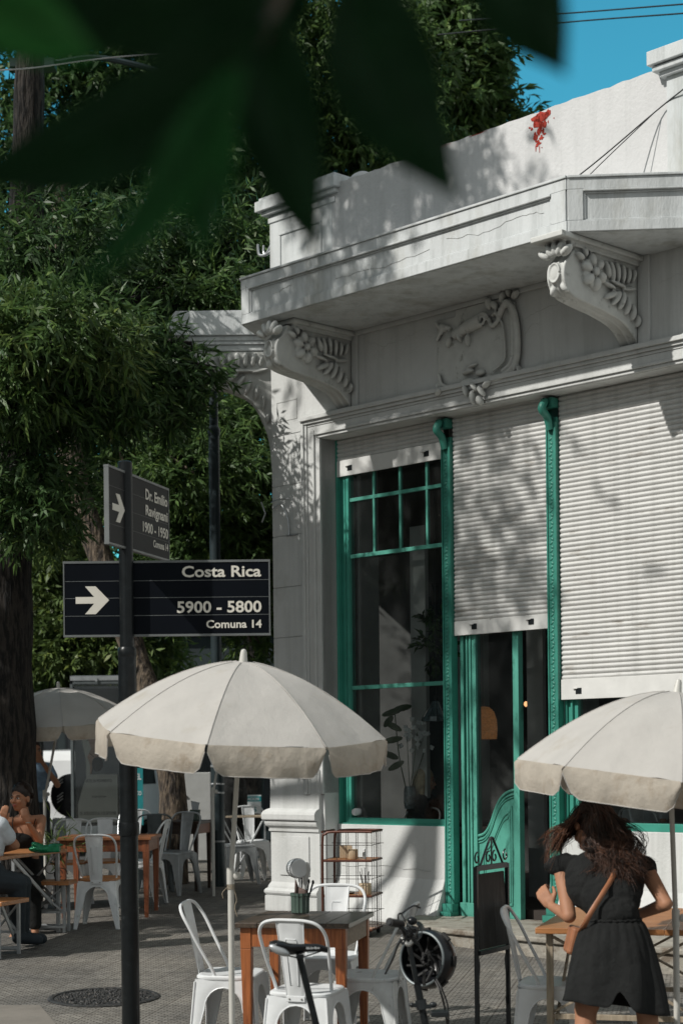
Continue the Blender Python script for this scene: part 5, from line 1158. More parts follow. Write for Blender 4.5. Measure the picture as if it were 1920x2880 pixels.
# ================================================================== PEOPLE
def rel(o, p): return Vector(p)-o
def hand(mb, wrist, d, n, side, s=1., curl=.6, spread=.12):
    """palm and five separate fingers; d: direction of the hand, n: back of the hand, side: +1/-1 where the thumb is"""
    d = Vector(d).normalized(); n = Vector(n); n = (n-d*n.dot(d)).normalized(); x = d.cross(n)*side; w = Vector(wrist)
    mb.caps(w, .021*s, w+d*.03*s, .022*s)
    for k in range(4):
        o = (k-1.5)*.019*s; r0 = w+d*.085*s+x*(-o)
        mb.caps(w+d*.02*s+x*(-o*.7), .014*s, r0, .0115*s)
        L = (.040,.044,.041,.032)[k]*s; a = 0; p = r0; dirn = d+x*(-o/s)*spread*40*.02; dirn.normalize()
        for j in range(3):
            a += curl*(.55+.25*j); q = p+(dirn*math.cos(a)-n*math.sin(a))*L*(1,.68,.55)[j]; mb.caps(p, .0092*s*(1,.93,.85)[j], q, .0086*s*(1,.92,.82)[j], 8); p = q
    t0 = w+d*.02*s+x*.020*s; t1 = t0+(x*.7+d*.6-n*.25).normalized()*.042*s; t2 = t1+(x*.15+d*.9-n*.5).normalized()*.034*s; t3 = t2+(d*.8-n*.7-x*.1).normalized()*.026*s
    mb.caps(t0, .015*s, t1, .012*s); mb.caps(t1, .0115*s, t2, .0100*s, 8); mb.caps(t2, .0100*s, t3, .0085*s, 8)
def head(mb, c, face, up, s=1.):
    """skull, jaw, nose, lips, brow and ears; returns its frame"""
    f = Vector(face).normalized(); u = Vector(up); u = (u-f*u.dot(f)).normalized(); x = f.cross(u); M = Matrix((x, f, u)).transposed(); c = Vector(c)
    q = lambda a, b, z: c + M @ (Vector((a, b, z))*s)
    mb.ell(q(0,-.012,.025), (.073*s,.092*s,.088*s), M, 18, 14); mb.ell(q(0,.018,-.035), (.058*s,.068*s,.075*s), M, 16, 12); mb.ell(q(0,.045,-.088), (.032*s,.030*s,.022*s), M, 12, 8)
    mb.ell(q(0,.078,.012), (.045*s,.012*s,.012*s), M, 12, 6)
    mb.caps(q(0,.080,.005), .008*s, q(0,.104,-.030), .011*s, 8); mb.ell(q(.011,.094,-.034), (.008*s,.009*s,.007*s), M, 8, 6); mb.ell(q(-.011,.094,-.034), (.008*s,.009*s,.007*s), M, 8, 6)
    for k in (-1, 1): mb.ell(q(k*.036,.062,-.028), (.022*s,.022*s,.022*s), M, 10, 8); mb.ell(q(k*.074,-.005,-.010), (.010*s,.020*s,.030*s), M, 10, 8)
    mb.ell(q(0,.078,-.060), (.020*s,.014*s,.014*s), M, 10, 6)
    return q, M
def face_parts(T, org, q, M, s=1.):
    for k in (-1, 1):
        mb = MB(); mb.ell(q(k*.030,.0795,-.004)-org, (.0145*s,.006*s,.0075*s), M, 12, 8); e = mb.build('eye', eye_w, T, smooth=2)
        mb = MB(); mb.ell(q(k*.030,.0845,-.004)-org, (.0065*s,.003*s,.0068*s), M, 10, 6); mb.build('iris', eye_m, e, smooth=2)
        mb = MB(); mb.tube([q(k*.014,.088,.014)-org, q(k*.032,.088,.021)-org, q(k*.050,.078,.014)-org], .0032*s, 6); mb.build('eyebrow', hair_dk, T, smooth=2)
        mb = MB(); mb.tube([q(k*.015,.086,.001)-org, q(k*.030,.0875,.006)-org, q(k*.045,.080,.001)-org], .0017*s, 5); mb.build('eyelid', hair_dk, T, smooth=2)
    mb = MB(); mb.tube([q(-.022,.084,-.061)-org, q(-.010,.0935,-.058)-org, q(0,.094,-.060)-org, q(.010,.0935,-.058)-org, q(.022,.084,-.061)-org], [.002*s,.0042*s,.0046*s,.0042*s,.002*s], 8); mb.ell(q(0,.0915,-.067)-org, (.014*s,.006*s,.005*s), M, 10, 6); mb.build('mouth', lips, T, smooth=2)
def strands(name, m, parent, paths, r=.0016, jit=.004, per=10, seed=1, wave=.004, taper=.3):
    rg = random.Random(seed); mb = MB()
    for P in paths:
        P = [Vector(p) for p in P]
        for k in range(per):
            ph = rg.random()*6; off = [Vector((rg.gauss(0,1), rg.gauss(0,1), rg.gauss(0,1)))*jit*(1+.9*i) for i in range(len(P))]
            S = spline([p+o for p, o in zip(P, off)], 4); n = len(S)
            S = [p+Vector((math.sin(i*.9+ph), math.cos(i*.8+ph), math.sin(i*.7+ph*2)))*wave*(i/n) for i, p in enumerate(S)]
            mb.tube(S, [r*(1-(1-taper)*i/(n-1)) for i in range(n)], 4, cap=False)
    return mb.build(name, m, parent, smooth=2)

# ---------------- woman in the black romper, bending over the pine table
O = Vector((1.33, 8.62, gz(8.62))); W = empty('person', O, 'woman in black sleeveless romper bending over the pine table, bag strap across her back', 'person')
a = lambda x, y, Y: at(x*1.2245, y*1.2245, Y)-O      # joints measured in the photograph's own proportions
hipL, hipR = a(1372,2215,8.60), a(1462,2215,8.56); waist = a(1408,2110,8.66); chest = a(1392,2010,8.84); neck = a(1378,1950,8.98); hc = a(1352,1902,9.06)
shL, shR = a(1288,1984,8.95), a(1478,1990,8.86)
elL, wrL = a(1306,2104,8.80), a(1266,2082,8.98); elR, wrR = a(1528,2076,8.72), a(1452,2106,8.98)
kneL, kneR = Vector((-.14,-.03,.49)), Vector((.16,-.03,.49)); anL, anR = Vector((-.17,-.10,.09)), Vector((.17,-.09,.09))
mb = MB()
Mt_ = Matrix.Rotation(R(-33), 3, 'X')
mb.ell((waist+(hipL+hipR)/2)/2+Vector((0,.02,-.05)), (.125,.095,.12), None, 20, 14); mb.ell(waist, (.120,.092,.11), Mt_, 20, 12); mb.ell(chest+Vector((0,0,-.02)), (.155,.105,.19), Mt_, 20, 14)
mb.caps(shL, .040, shR, .042); mb.caps(neck+Vector((0,-.02,-.04)), .055, hc+Vector((.01,-.03,-.05)), .05)
mb.caps(shL+Vector((0,0,-.015)), .044, elL, .036, 14); mb.caps(elL, .037, wrL, .023, 14); mb.caps(shR, .046, elR, .035, 14); mb.caps(elR, .036, wrR, .024, 14)
for (hp, kn, an) in ((hipL,kneL,anL),(hipR,kneR,anR)):
    mb.caps(hp+Vector((0,.04,-.05)), .080, hp.lerp(kn,.35)+Vector((0,.03,0)), .086, 16); mb.caps(hp.lerp(kn,.35)+Vector((0,.03,0)), .086, kn, .058, 16); mb.caps(kn, .055, kn.lerp(an,.35)+Vector((0,-.015,0)), .052, 14); mb.caps(kn.lerp(an,.35)+Vector((0,-.015,0)), .052, an, .034, 14)
    mb.caps(an+Vector((0,-.02,-.045)), .034, an+Vector((0,.15,-.06)), .026, 12)
hand(mb, wrL, (-.35,.35,.55), (-.5,-.8,.2), 1, 1.0, .95); hand(mb, wrR, (-.9,.4,-.1), (0,-.5,.8), -1, 1.0, .7)
q, M = head(mb, hc, (-.35,.70,-.62), (.05,.62,.78), 1.0)
blob(mb, 'body', skin, W, voxel=.0055, smooth=4)
face_parts(W, Vector((0,0,0)), q, M)
# romper: bodice with cap sleeves, elastic waist, flared shorts
mb = MB(); mb.ell(waist+Vector((0,0,.02)), (.130,.104,.10), Mt_, 22, 12); mb.ell(chest+Vector((-.012,-.005,-.035)), (.205,.125,.19), Mt_, 22, 14)
mb.ell(chest.lerp(waist,.5)+Vector((.0,-.01,0)), (.155,.120,.14), Mt_, 22, 14)
mb.caps(shL+Vector((-.006,-.005,-.010)), .060, shR+Vector((.008,-.01,-.012)), .058, 16)
mb.caps(shL+Vector((.02,0,0)), .058, shL+Vector((-.030,0,-.012)), .050, 14); mb.caps(shL+Vector((-.02,0,.0)), .045, shL+Vector((-.062,0,-.012)), .030, 14); mb.caps(shR, .055, shR+(elR-shR)*.08+Vector((.004,0,0)), .050, 14)
mb.ell(shL.lerp(shR,.5)+Vector((0,0,.02)), (.12,.07,.06), Mt_, 16, 10)
bo = blob(mb, 'romper_top', cloth_blk, W, voxel=.006, smooth=5)
cth = bpy.data.textures.new('cloth_folds', 'CLOUDS'); cth.noise_scale = .055; cth.noise_depth = 2
dm_ = bo.modifiers.new('folds', 'DISPLACE'); dm_.texture = cth; dm_.strength = .016; dm_.mid_level = .5
mb = MB(); hemc = (a(1412,2314,8.56)); nA = 120; rows = []
wc = waist+Vector((0,0,-.012))
for i in range(27):
    t = i/26; row = []
    for j in range(nA+1):
        an = 2*math.pi*j/nA; fold = math.sin(an*9+1.2*math.sin(an*2)+t*1.5)*.012*t + math.sin(an*23+2)*.0035*(1-t)+math.sin(an*5+t*3)*.010*t
        rx, ry = .134+.118*t**.62+fold, .108+.082*t**.62+fold
        c = wc.lerp(hemc, t); 
        cl = math.exp(-((an-1.5*math.pi)/.15)**2)      # the cleft between the two short legs, at the back
        z = c.z + .085*t*cl*t - (.035*math.cos(an))*t*t - .012*t*math.sin(an+.6)
        row.append((c.x+rx*math.cos(an), c.y+(ry-.045*cl*t**1.5)*math.sin(an), z))
    rows.append(row)
mb.grid(rows); sk = mb.build('shorts', cloth_blk, W, smooth=2); sd = sk.modifiers.new('t','SOLIDIFY'); sd.thickness = .004
mb = MB()
for (hp, s_) in ((hipL,-1),(hipR,1)): mb.caps(hp+Vector((-s_*.01,.02,-.02)), .085, hp+Vector((-s_*.002,.02,-.07)), .095, 18)
blob(mb, 'shorts_lining', cloth_blk, W, voxel=.01, smooth=2)
mb = MB()
for dz in (-.006,.008): mb.tube([wc+Vector(((.133+.004*math.sin(j*2.1))*math.cos(2*math.pi*j/90), (.107+.004*math.sin(j*2.1))*math.sin(2*math.pi*j/90), dz+.002*math.sin(j*1.3))) for j in range(90)], .0072, 6, closed=True)
mb.build('waistband', cloth_blk, W, smooth=2)
mb = MB(); kp = a(1423,1987,8.755); mb.ell(kp, (.019,.010,.036), Mt_ @ Matrix.Rotation(.35,3,'Y'), 16, 10); mb.build('back_opening', skin, W, smooth=2)
# hair
q0 = hc; Rm = M
mb = MB(); mb.ell(q0+M @ Vector((0,-.022,.034)), (.084,.100,.092), M, 24, 16); mb.ell(q0+M @ Vector((.0,-.06,-.03)), (.070,.06,.075), M, 18, 12); hcap = blob(mb, 'hair', hair_dk, W, voxel=.008, smooth=2)
rg = random.Random(21); pathsA, pathsB, pathsC = [], [], []
def scalp(th, ph, r=1.06):      # th from crown, ph round the head
    return q0+M @ Vector((.083*math.sin(th)*math.cos(ph)*r, -.022+.099*math.sin(th)*math.sin(ph)*r, .034+.090*math.cos(th)*r))
for k in range(230):            # over the shoulder to the right and down the back
    th = rg.uniform(.05,1.7); ph = rg.uniform(-2.9,.5); p0 = scalp(th, ph)
    e = a(rg.gauss(1432,26), rg.gauss(2000,22), 8.70+rg.uniform(-.03,.05)); u = rg.random()
    if u < .25: e = a(rg.uniform(1440,1482), rg.uniform(1985,2025), 8.72)
    m1 = scalp(min(1.9, th+.5), ph*.6-.4, 1.12); m2 = a(rg.gauss(1405,24), rg.gauss(1935,16), 8.80+rg.uniform(-.03,.03))
    (pathsA if rg.random() < .62 else pathsB).append([p0, m1, m2, m2.lerp(e,.55)+Vector((rg.gauss(0,.012), -.012, rg.gauss(0,.010))), e])
for k in range(48):             # falls forward round the face, to the left
    th = rg.uniform(.1,1.5); ph = rg.uniform(1.6,3.6); p0 = scalp(th, ph)
    e = a(rg.gauss(1275,10), rg.gauss(1945,16), 9.02+rg.uniform(-.05,.03)); m1 = scalp(min(1.8, th+.5), ph, 1.10)
    (pathsA if rg.random() < .5 else pathsC).append([p0, m1, m1.lerp(e,.6)+Vector((-.02,0,.006)), e])
for k in range(14):             # fly-away wisps
    e = a(rg.choice([rg.uniform(1238,1262), rg.uniform(1480,1500)]), rg.uniform(1925,1990), 8.85); p0 = scalp(1.2, rg.uniform(-3,3)); pathsC.append([p0, p0.lerp(e,.5)+Vector((0,0,.03)), e])
strands('hair_strand', hair_dk, hcap, pathsA, r=.0019, per=13, seed=2, jit=.0040, wave=.004)
strands('hair_strand', hair_br, hcap, pathsB+pathsA[::3], r=.0018, per=12, seed=3, jit=.0052, wave=.006)
strands('hair_strand', hair_tip, hcap, [p[-3:] for p in pathsA[::3]]+[p[-3:] for p in pathsB[::2]]+pathsC[::4], r=.0013, per=6, seed=4, jit=.006, wave=.008)
# bag and its strap
BG = empty('shoulder_bag', O, 'tan leather bag on a long strap worn across the black romper', 'bag')
sp_ = [a(1366,1930,9.0), a(1405,1965,8.83), a(1416,1985,8.735), a(1404,2015,8.675), a(1380,2055,8.60), a(1352,2100,8.575), a(1340,2125,8.60), a(1330,2140,8.68)]
mb = MB(); S = spline(sp_, 6); rows = []
for i, p in enumerate(S):
    d = (S[min(i+1,len(S)-1)]-S[max(i-1,0)]).normalized(); sx = d.cross(Vector((0,1,0))).normalized(); rows.append([p+sx*w+Vector((0,-.012,0)) for w in (-.013,0,.013)])
mb.grid(rows); o = mb.build('strap', leather, BG, smooth=2); sd = o.modifiers.new('t','SOLIDIFY'); sd.thickness = .004
mb = MB(); mb.box(a(1416,1983,8.715), (.030,.006,.022), Matrix.Rotation(R(28),3,'Y')); mb.build('buckle', eye_m, BG, bevel=.003)
mb = MB(); mb.tube(spline([a(1410,1995,8.70), a(1412,2012,8.68), a(1428,2022,8.675)],5), .0035, 6); mb.build('strap_end', leather, BG, smooth=True)
mb = MB(); mb.box(a(1318,2160,8.80), (.07,.17,.14), Matrix.Rotation(R(14),3,'Y')); mb.build('pouch', leather, BG, bevel=.015)

# ---------------- seated woman at the left table
O2 = Vector((-2.85, 15.75, gz(15.75))); P2 = empty('person', O2, 'young woman in black strappy top sitting before the big trunk, hand at chin', 'person')
z = lambda x, y, Y: at(x*.30612, 2100+y*.30612, Y)-O2
hc2 = z(192,470,15.72); nk2 = z(232,625,15.80); s1, s2 = z(62,690,15.78), z(385,665,15.82); e1, w1 = z(20,850,15.60), z(10,690,15.50); e2, w2 = z(365,860,15.62), z(262,700,15.52)
hp2 = z(240,1230,15.85)
mb = MB(); mb.ell(z(225,800,15.86), (.150,.10,.19), None, 18, 12); mb.ell(z(240,1000,15.86), (.12,.09,.15), None, 18, 12); mb.ell(hp2, (.165,.13,.12), None, 18, 12)
mb.caps(s1, .042, s2, .042); mb.caps(nk2+Vector((0,.02,-.04)), .048, hc2+Vector((.01,.03,-.06)), .044)
mb.caps(s1, .042, e1, .034); mb.caps(e1, .034, w1, .021); mb.caps(s2, .044, e2, .036); mb.caps(e2, .036, w2, .022)
for s_ in (-1, 1):
    kn = hp2+Vector((s_*.09+.05,-.42,-.02)); mb.caps(hp2+Vector((s_*.08,-.02,-.02)), .085, kn, .055); mb.caps(kn, .053, kn+Vector((.01,.02,-.40)), .036); mb.caps(kn+Vector((.01,.02,-.42)), .03, kn+Vector((.01,-.12,-.44)), .025)
hand(mb, w1, (.30,-.1,.8), (.2,-.8,0), 1, .92, .5); hand(mb, w2, (-.35,.0,.9), (-.1,-.9,.1), -1, .92, .6)
q2, M2 = head(mb, hc2, (-.42,-.90,.02), (.03,.02,1), 1.08)
blob(mb, 'body', skin, P2, voxel=.0065, smooth=3); face_parts(P2, Vector((0,0,0)), q2, M2, 1.08)
mb = MB(); mb.ell(z(212,930,15.85), (.145,.112,.16), None, 18, 12); mb.ell(z(235,1080,15.86), (.135,.105,.12), None, 18, 12); mb.ell(z(185,860,15.80), (.125,.10,.075), None, 16, 10); blob(mb, 'camisole', cloth_blk, P2, voxel=.008, smooth=3)
mb = MB(); mb.tube([z(125,800,15.68), z(115,700,15.72), z(130,615,15.80)], .0045, 5); mb.tube([z(300,790,15.70), z(320,700,15.74), z(345,620,15.82)], .0045, 5); mb.build('strap', cloth_blk, P2)
mb = MB(); mb.ell(hp2, (.185,.15,.135), None, 18, 12)
for s_ in (-1, 1): mb.caps(hp2+Vector((s_*.08,-.02,-.02)), .10, hp2+Vector((s_*.09+.05,-.42,-.02)), .075); mb.caps(hp2+Vector((s_*.09+.05,-.42,-.02)), .07, hp2+Vector((s_*.09+.06,-.40,-.36)), .06)
blob(mb, 'trousers', cloth_blk, P2, voxel=.009, smooth=3)
mb = MB(); mb.ell(q2(0,-.025,.045), (.085*1.08,.10*1.08,.092*1.08), M2, 20, 14); mb.ell(q2(0,-.10,.0), (.05,.045,.05), M2, 12, 8); mb.ell(q2(.0,-.05,-.03), (.075,.06,.06), M2, 14, 10); h2 = blob(mb, 'hair', hair_dk, P2, voxel=.008, smooth=2)
pp2 = []
for k in range(60):
    ph = random.uniform(-2.9,.0)+0; t0 = random.uniform(.2,1.2); p0 = q2(.085*math.sin(t0)*math.cos(ph), -.02+.10*math.sin(t0)*abs(math.sin(ph))*.9, .05+.09*math.cos(t0)); pp2.append([p0, q2(.09*math.cos(ph), -.05, .02), q2(.02*math.cos(ph), -.11, .0)])
strands('hair_strand', hair_dk, h2, pp2, r=.003, per=3, seed=6)
mb = MB(); mb.ell(w2+Vector((.0,-.0,.0)), (.027,.027,.008), None, 14, 6); mb.build('bracelet', silver, P2)

# ---------------- man at the left edge: white T-shirt and dark trousers
O3 = Vector((-3.08, 14.35, gz(14.35))); P3 = empty('person', O3, 'man in white T-shirt and dark trousers cut by the left edge, forearm on the table', 'person')
z3 = lambda x, y, Y: at(x*.30612, 2100+y*.30612, Y)-O3
sh3, el3, wr3 = z3(-15,730,14.45), z3(140,905,14.55), z3(-10,955,14.75)
mb = MB(); mb.caps(sh3, .055, el3, .042); mb.caps(el3, .042, wr3, .028); mb.caps(z3(-150,640,14.5), .06, z3(-170,470,14.5), .055); hand(mb, wr3, (-.9,.35,.0), (0,0,1), 1, 1.1, .5)
q3, M3 = head(mb, z3(-190,380,14.5), (.9,.4,-.1), (0,0,1), 1.1); mb.ell(z3(-180,850,14.5), (.16,.2,.30), None, 16, 12)
for s_ in (0, 1):
    hp3 = z3(-120+s_*60,1230,14.3+s_*.2); kn3 = z3(160+s_*40,1260,14.45+s_*.2); mb.caps(hp3, .10, kn3, .07); mb.caps(kn3, .065, kn3+Vector((.0,.02,-.42)), .045); mb.caps(kn3+Vector((0,0,-.46)), .04, kn3+Vector((.16,.05,-.48)), .032)
blob(mb, 'body', skin, P3, voxel=.008, smooth=3); face_parts(P3, Vector((0,0,0)), q3, M3, 1.1)
mb = MB(); mb.ell(z3(-170,850,14.5), (.20,.23,.33), None, 18, 14); mb.caps(z3(-150,700,14.5), .10, sh3+Vector((.01,0,0)), .085); mb.caps(sh3, .085, sh3.lerp(el3,.55), .074); blob(mb, 't_shirt', cloth_wht, P3, voxel=.009, smooth=4)
mb = MB(); mb.ell(z3(-150,1180,14.4), (.2,.2,.14), None, 16, 10)
for s_ in (0, 1):
    hp3 = z3(-120+s_*60,1230,14.3+s_*.2); kn3 = z3(160+s_*40,1260,14.45+s_*.2); mb.caps(hp3, .12, kn3, .088); mb.caps(kn3, .082, kn3+Vector((.0,.02,-.40)), .062)
for s_ in (0, 1):
    kn3 = z3(160+s_*40,1260,14.45+s_*.2); mb.caps(kn3+Vector((0,0,-.45)), .05, kn3+Vector((.16,.05,-.47)), .045)
blob(mb, 'trousers', cloth_navy, P3, voxel=.010, smooth=4)
mb = MB(); mb.ell(z3(-190,350,14.5), (.10,.105,.105), None, 16, 12); blob(mb, 'hair', hair_dk, P3, voxel=.01, smooth=1)
mb = MB(); mb.tube([wr3.lerp(el3,.12)+Vector((0,.03*math.cos(t),.03*math.sin(t))) for t in np.linspace(0,6.28,14)], .007, 6); mb.build('wristwatch', silver, P3)

# ---------------- simple full figures further off
def figure(label, x, y, zb, H, face, arms, top, bot, hair, sk=skin, seated=False, face_p=True):
    O_ = Vector((x, y, zb)); T = empty('person', O_, label, 'person'); s = H/1.7; f = Vector(face).normalized(); r_ = f.cross(Vector((0,0,1))).normalized()
    V = lambda a_, b_, c_: (r_*a_+f*b_+Vector((0,0,c_)))*s
    hz_ = .95 if not seated else .50
    dz = 0 if not seated else -.45
    b = MB(); t = MB(); l = MB()
    b.ell(V(0,0,1.30+dz),(.15*s,.10*s,.20*s)); b.caps(V(0,0,1.43+dz),.05*s,V(0,.01,1.52+dz),.045*s); t.ell(V(0,0,1.27+dz),(.185*s,.13*s,.22*s)); t.ell(V(0,0,1.06+dz),(.16*s,.12*s,.14*s))
    t.caps(V(-.15,0,1.40+dz),.065*s,V(.15,0,1.40+dz),.065*s); l.ell(V(0,0,hz_),(.16*s,.13*s,.12*s))
    for k in (-1, 1):
        if seated: kn = V(k*.1,.42,.50); an = V(k*.1,.42,.08)
        else: kn = V(k*.10,.02,.50); an = V(k*.11,-.02,.08)
        b.caps(V(k*.09,0,hz_),.08*s,kn,.055*s); b.caps(kn,.05*s,an,.035*s); b.caps(an,.035*s,an+f*.14*s-Vector((0,0,.04*s)),.028*s); l.caps(V(k*.09,0,hz_),.10*s,kn,.072*s); l.caps(kn,.07*s,an+Vector((0,0,.05)),.055*s)
        e_, w_ = arms[(k+1)//2]; S0 = V(k*.17,0,1.40+dz); E1, W1 = V(*e_[:2], e_[2]+dz), V(*w_[:2], w_[2]+dz); b.caps(S0,.045*s,E1,.036*s); b.caps(E1,.036*s,W1,.024*s); t.caps(S0,.062*s,S0.lerp(E1,.55),.056*s)
        hand(b, W1, (W1-E1), f, k, s, .5)
    qh, Mh = head(b, V(0,.02,1.60+dz), f, (0,0,1), s); blob(b, 'body', sk, T, voxel=.009, smooth=3); blob(t, 'shirt', top, T, voxel=.011, smooth=3); blob(l, 'trousers', bot, T, voxel=.011, smooth=3)
    if face_p: face_parts(T, Vector((0,0,0)), qh, Mh, s)
    h = MB(); h.ell(qh(0,-.025,.045),(.085*s,.10*s,.095*s), Mh, 16, 12)
    if hair[1] > 0: h.caps(qh(0,-.06,.0), .075*s, qh(0,-.09,-hair[1]), .05*s); h.caps(qh(.06,-.01,.0), .03*s, qh(.075,.0,-hair[1]), .022*s); h.caps(qh(-.06,-.01,.0), .03*s, qh(-.075,.0,-hair[1]), .022*s)
    blob(h, 'hair', hair[0], T, voxel=.009, smooth=2); return T, qh, Mh
figure('person in a printed blue T-shirt standing half behind the big trunk', -3.42, 19.4, .3, 1.66, (.5,-.85,0), (((-.22,.16,1.20),(-.02,.22,1.46)),((.24,.02,1.14),(.20,.20,1.0))), cloth_blue, cloth_navy, (hair_dk,.0))
figure('person in black standing behind the leaning tree and raising an arm', -1.42, 23.0, .35, 1.72, (.5,-.8,0), (((-.24,.1,1.2),(-.30,.3,1.36)),((.2,.18,1.2),(-.05,.36,1.42))), cloth_blk, cloth_blk, (hair_dk,.0))
T_, qh, Mh = figure('woman with long blonde hair sitting inside the left window', *(fw(1.10,-.95,0).xy), .38, 1.66, (.93,-.25,-.1), (((-.2,.14,1.12),(-.1,.34,1.02)),((.22,.18,1.12),(.08,.36,1.02))), cloth_blk, cloth_blk, (hair_bl,.26), skin_pale, seated=True)
figure('person with dark hair deep inside, seen through the door glass', *(fw(2.55,-2.6,0).xy), .38, 1.6, (-.4,-.8,0), (((-.2,.14,1.12),(-.1,.34,1.02)),((.22,.18,1.12),(.08,.36,1.02))), cloth_wht, cloth_blk, (hair_dk,.0), seated=True)

# ================================================================== INSIDE THE CAFE
def lookw(px, py, w):            # point on the plane w metres behind the front, seen at that place
    rx, rz = at(px, py, 1.).x, at(px, py, 1.).z-EYE; bx, by = C0.x+w*EN.x, C0.y+w*EN.y
    u = (rx*by-bx)/(EU.x-rx*EU.y); Y = by+EU.y*u; return Vector((rx*Y, Y, EYE+rz*Y))
v = lookw(1360, 2040, -.50); WL = empty('pendant_lamp', v, 'woven wicker pendant lampshade hanging behind the door glass', 'lamp')
mb = MB(); mb.lathe([(.02,.17),(.05,.165),(.09,.12),(.112,.05),(.118,-.03),(.112,-.12),(.108,-.125)],(0,0,0),40,lobes=20,lamp=.03,cap=False); mb.build('lamp_shade', wicker, WL, smooth=2)
mb = MB()
for zr in np.linspace(-.12,.14,15): rr_ = np.interp(zr, [-.12,-.03,.05,.12,.165], [.114,.120,.115,.093,.055]); mb.tube([(rr_*math.cos(t), rr_*math.sin(t), zr+.002*math.sin(t*14)) for t in np.linspace(0,6.28,40)], .0042, 5)
mb.build('weave', wicker, WL, smooth=2); mb = MB(); mb.tube([(0,0,.16),(0,0,3.0)], .004, 6); mb.build('cord', paper_w, WL)
v = lookw(1226, 2010, -.70); TL = empty('pendant_lamp', v, 'stained glass pendant lamp hanging inside the left window', 'lamp')
mb = MB(); mb.lathe([(.02,.13),(.035,.125),(.13,-.02),(.14,-.06),(.138,-.062)],(0,0,0),12,cap=False); mb.build('lamp_shade', lamp_glass, TL); mb = MB()
for k in range(12): t = 2*math.pi*k/12; mb.tube([(.035*math.cos(t),.035*math.sin(t),.126),(.131*math.cos(t),.131*math.sin(t),-.02),(.141*math.cos(t),.141*math.sin(t),-.06)], .003, 5)
mb.tube([(0,0,.13),(0,0,2.2)], .004, 6); mb.tube([(.022*math.cos(t),0,.16+.022*math.sin(t)) for t in np.linspace(0,6.28,14)], .003, 5); mb.build('lead_frame', black_m, TL)
v = lookw(1190, 2065, -1.6); mb = MB(); mb.box((0,0,0),(.07,.02,.26)); o = mb.build('hanging_print', orange_p, None); o.location = v; o.rotation_euler = (0,0,R(-46)); tag(o, 'narrow orange print hanging inside the left window', 'picture')
for i, (px_, py_, m_, lb) in enumerate(((1226,2082,white_chip,'pale bottle on the shelf inside, left of the pair'),(1243,2078,canvas,'cream bottle on the shelf inside, right of the pair'))):
    v = lookw(px_, py_, -1.5); mb = MB(); mb.lathe([(.028,-.10),(.03,.0),(.022,.04),(.012,.06),(.012,.10),(.014,.105)],(0,0,0),14); o = mb.build('bottle', m_, None, smooth=True); o.location = v; tag(o, lb, 'bottle')
# orchid in a glass vase
v = lookw(1152, 2240, -.8); OV = empty('flower_vase', v, 'glass vase with white orchids and dark leaves inside the left window', 'vase')
mb = MB(); mb.lathe([(.05,-.12),(.062,-.06),(.06,.06),(.05,.10)],(0,0,0),20); mb.build('glass_body', lamp_glass, OV, smooth=True)
mb = MB()
for (dx, dz) in ((-.02,.55),(.08,.62),(.16,.50)): mb.tube(spline([(0,0,.05),(dx*.6,0,dz*.6),(dx,0,dz)],5), .004, 5)
mb.build('stem', leaf_a, OV); mb = MB(); rg = random.Random(4)
for k in range(34):
    c = Vector((rg.gauss(.06,.07), rg.gauss(0,.03), rg.gauss(.60,.08)))
    for q_ in range(4): t = q_*1.57+k; mb.ell(c+Vector((.014*math.cos(t),-.005,.014*math.sin(t))), (.013,.006,.013), None, 8, 5)
mb.build('petals', white_m, OV); mb = MB()
for (x0_, z0_, a_, L_) in ((-.16,.82,.3,.11),(-.15,.68,-.5,.09),(-.16,.55,.2,.10),(-.18,.40,-.4,.08),(-.13,.30,.5,.09),(-.06,.86,.2,.09),(-.2,.73,.9,.07)): mb.ell((x0_,0,z0_),(L_,.01,.032), Matrix.Rotation(-a_,3,'Y'), 12, 6)
mb.tube(spline([(-.02,0,0),(-.1,0,.4),(-.14,0,.85)],5), .006, 5); mb.build('leaves', leaf_a, OV)
HP = tree('hanging_plant', 'trailing plant hanging inside high in the left window', 'plant', [tuple(lookw(1222,1640,-.9)), tuple(lookw(1222,1700,-.9))], [.05,.03], [(dict(L=.09,W=.035), leaf_a, [(tuple(lookw(1222,1800,-.9)), (.07,.07,.30), 26)])], limbs=False, sides=8)
# counters, shelves and lit bulb
def inbox(name, label, cat, u0,u1,w0,w1,z0,z1,m):
    mb = MB(); mb.fbox(u0,u1,w0,w1,z0,z1); tag(mb.build(name, m, None, bevel=.004), label, cat)
for i, (u_, w_i, hh, mm) in enumerate(((.99,-.9,3.6,in_wall),(1.95,-1.5,2.7,in_wall),(4.4,-2.0,2.2,in_wall))):
    inbox('inner_panel', ['pale panel standing inside behind the orchid','pale narrow panel inside behind the hanging lamp','pale panel far inside behind the right window'][i], 'panel', u_, u_+.20, w_i-.05, w_i, .38, .38+hh, mm)
inbox('bookcase', 'dark bookcase with teal spines inside the left window', 'bookcase', .92,1.12,-1.25,-1.0,.38,3.3, facade_drk)
inbox('window_table', 'wooden table top just inside the left window sill', 'table', 1.45,2.05,-1.2,-.62,1.08,1.12, wood_drk2)
inbox('window_table', 'dark wooden table top inside behind the right window', 'table', 3.7,4.9,-1.1,-.5,1.10,1.14, wood_drk2)
inbox('bar_counter', 'dark bar counter at the back of the cafe interior', 'counter', 2.35,3.6,-3.4,-2.9,.38,1.28, wood_drk2)
inbox('wall_shelf', 'small white shelf behind the bottles inside', 'shelf', 1.9,2.35,-1.7,-1.55,1.82,1.84, in_wall)
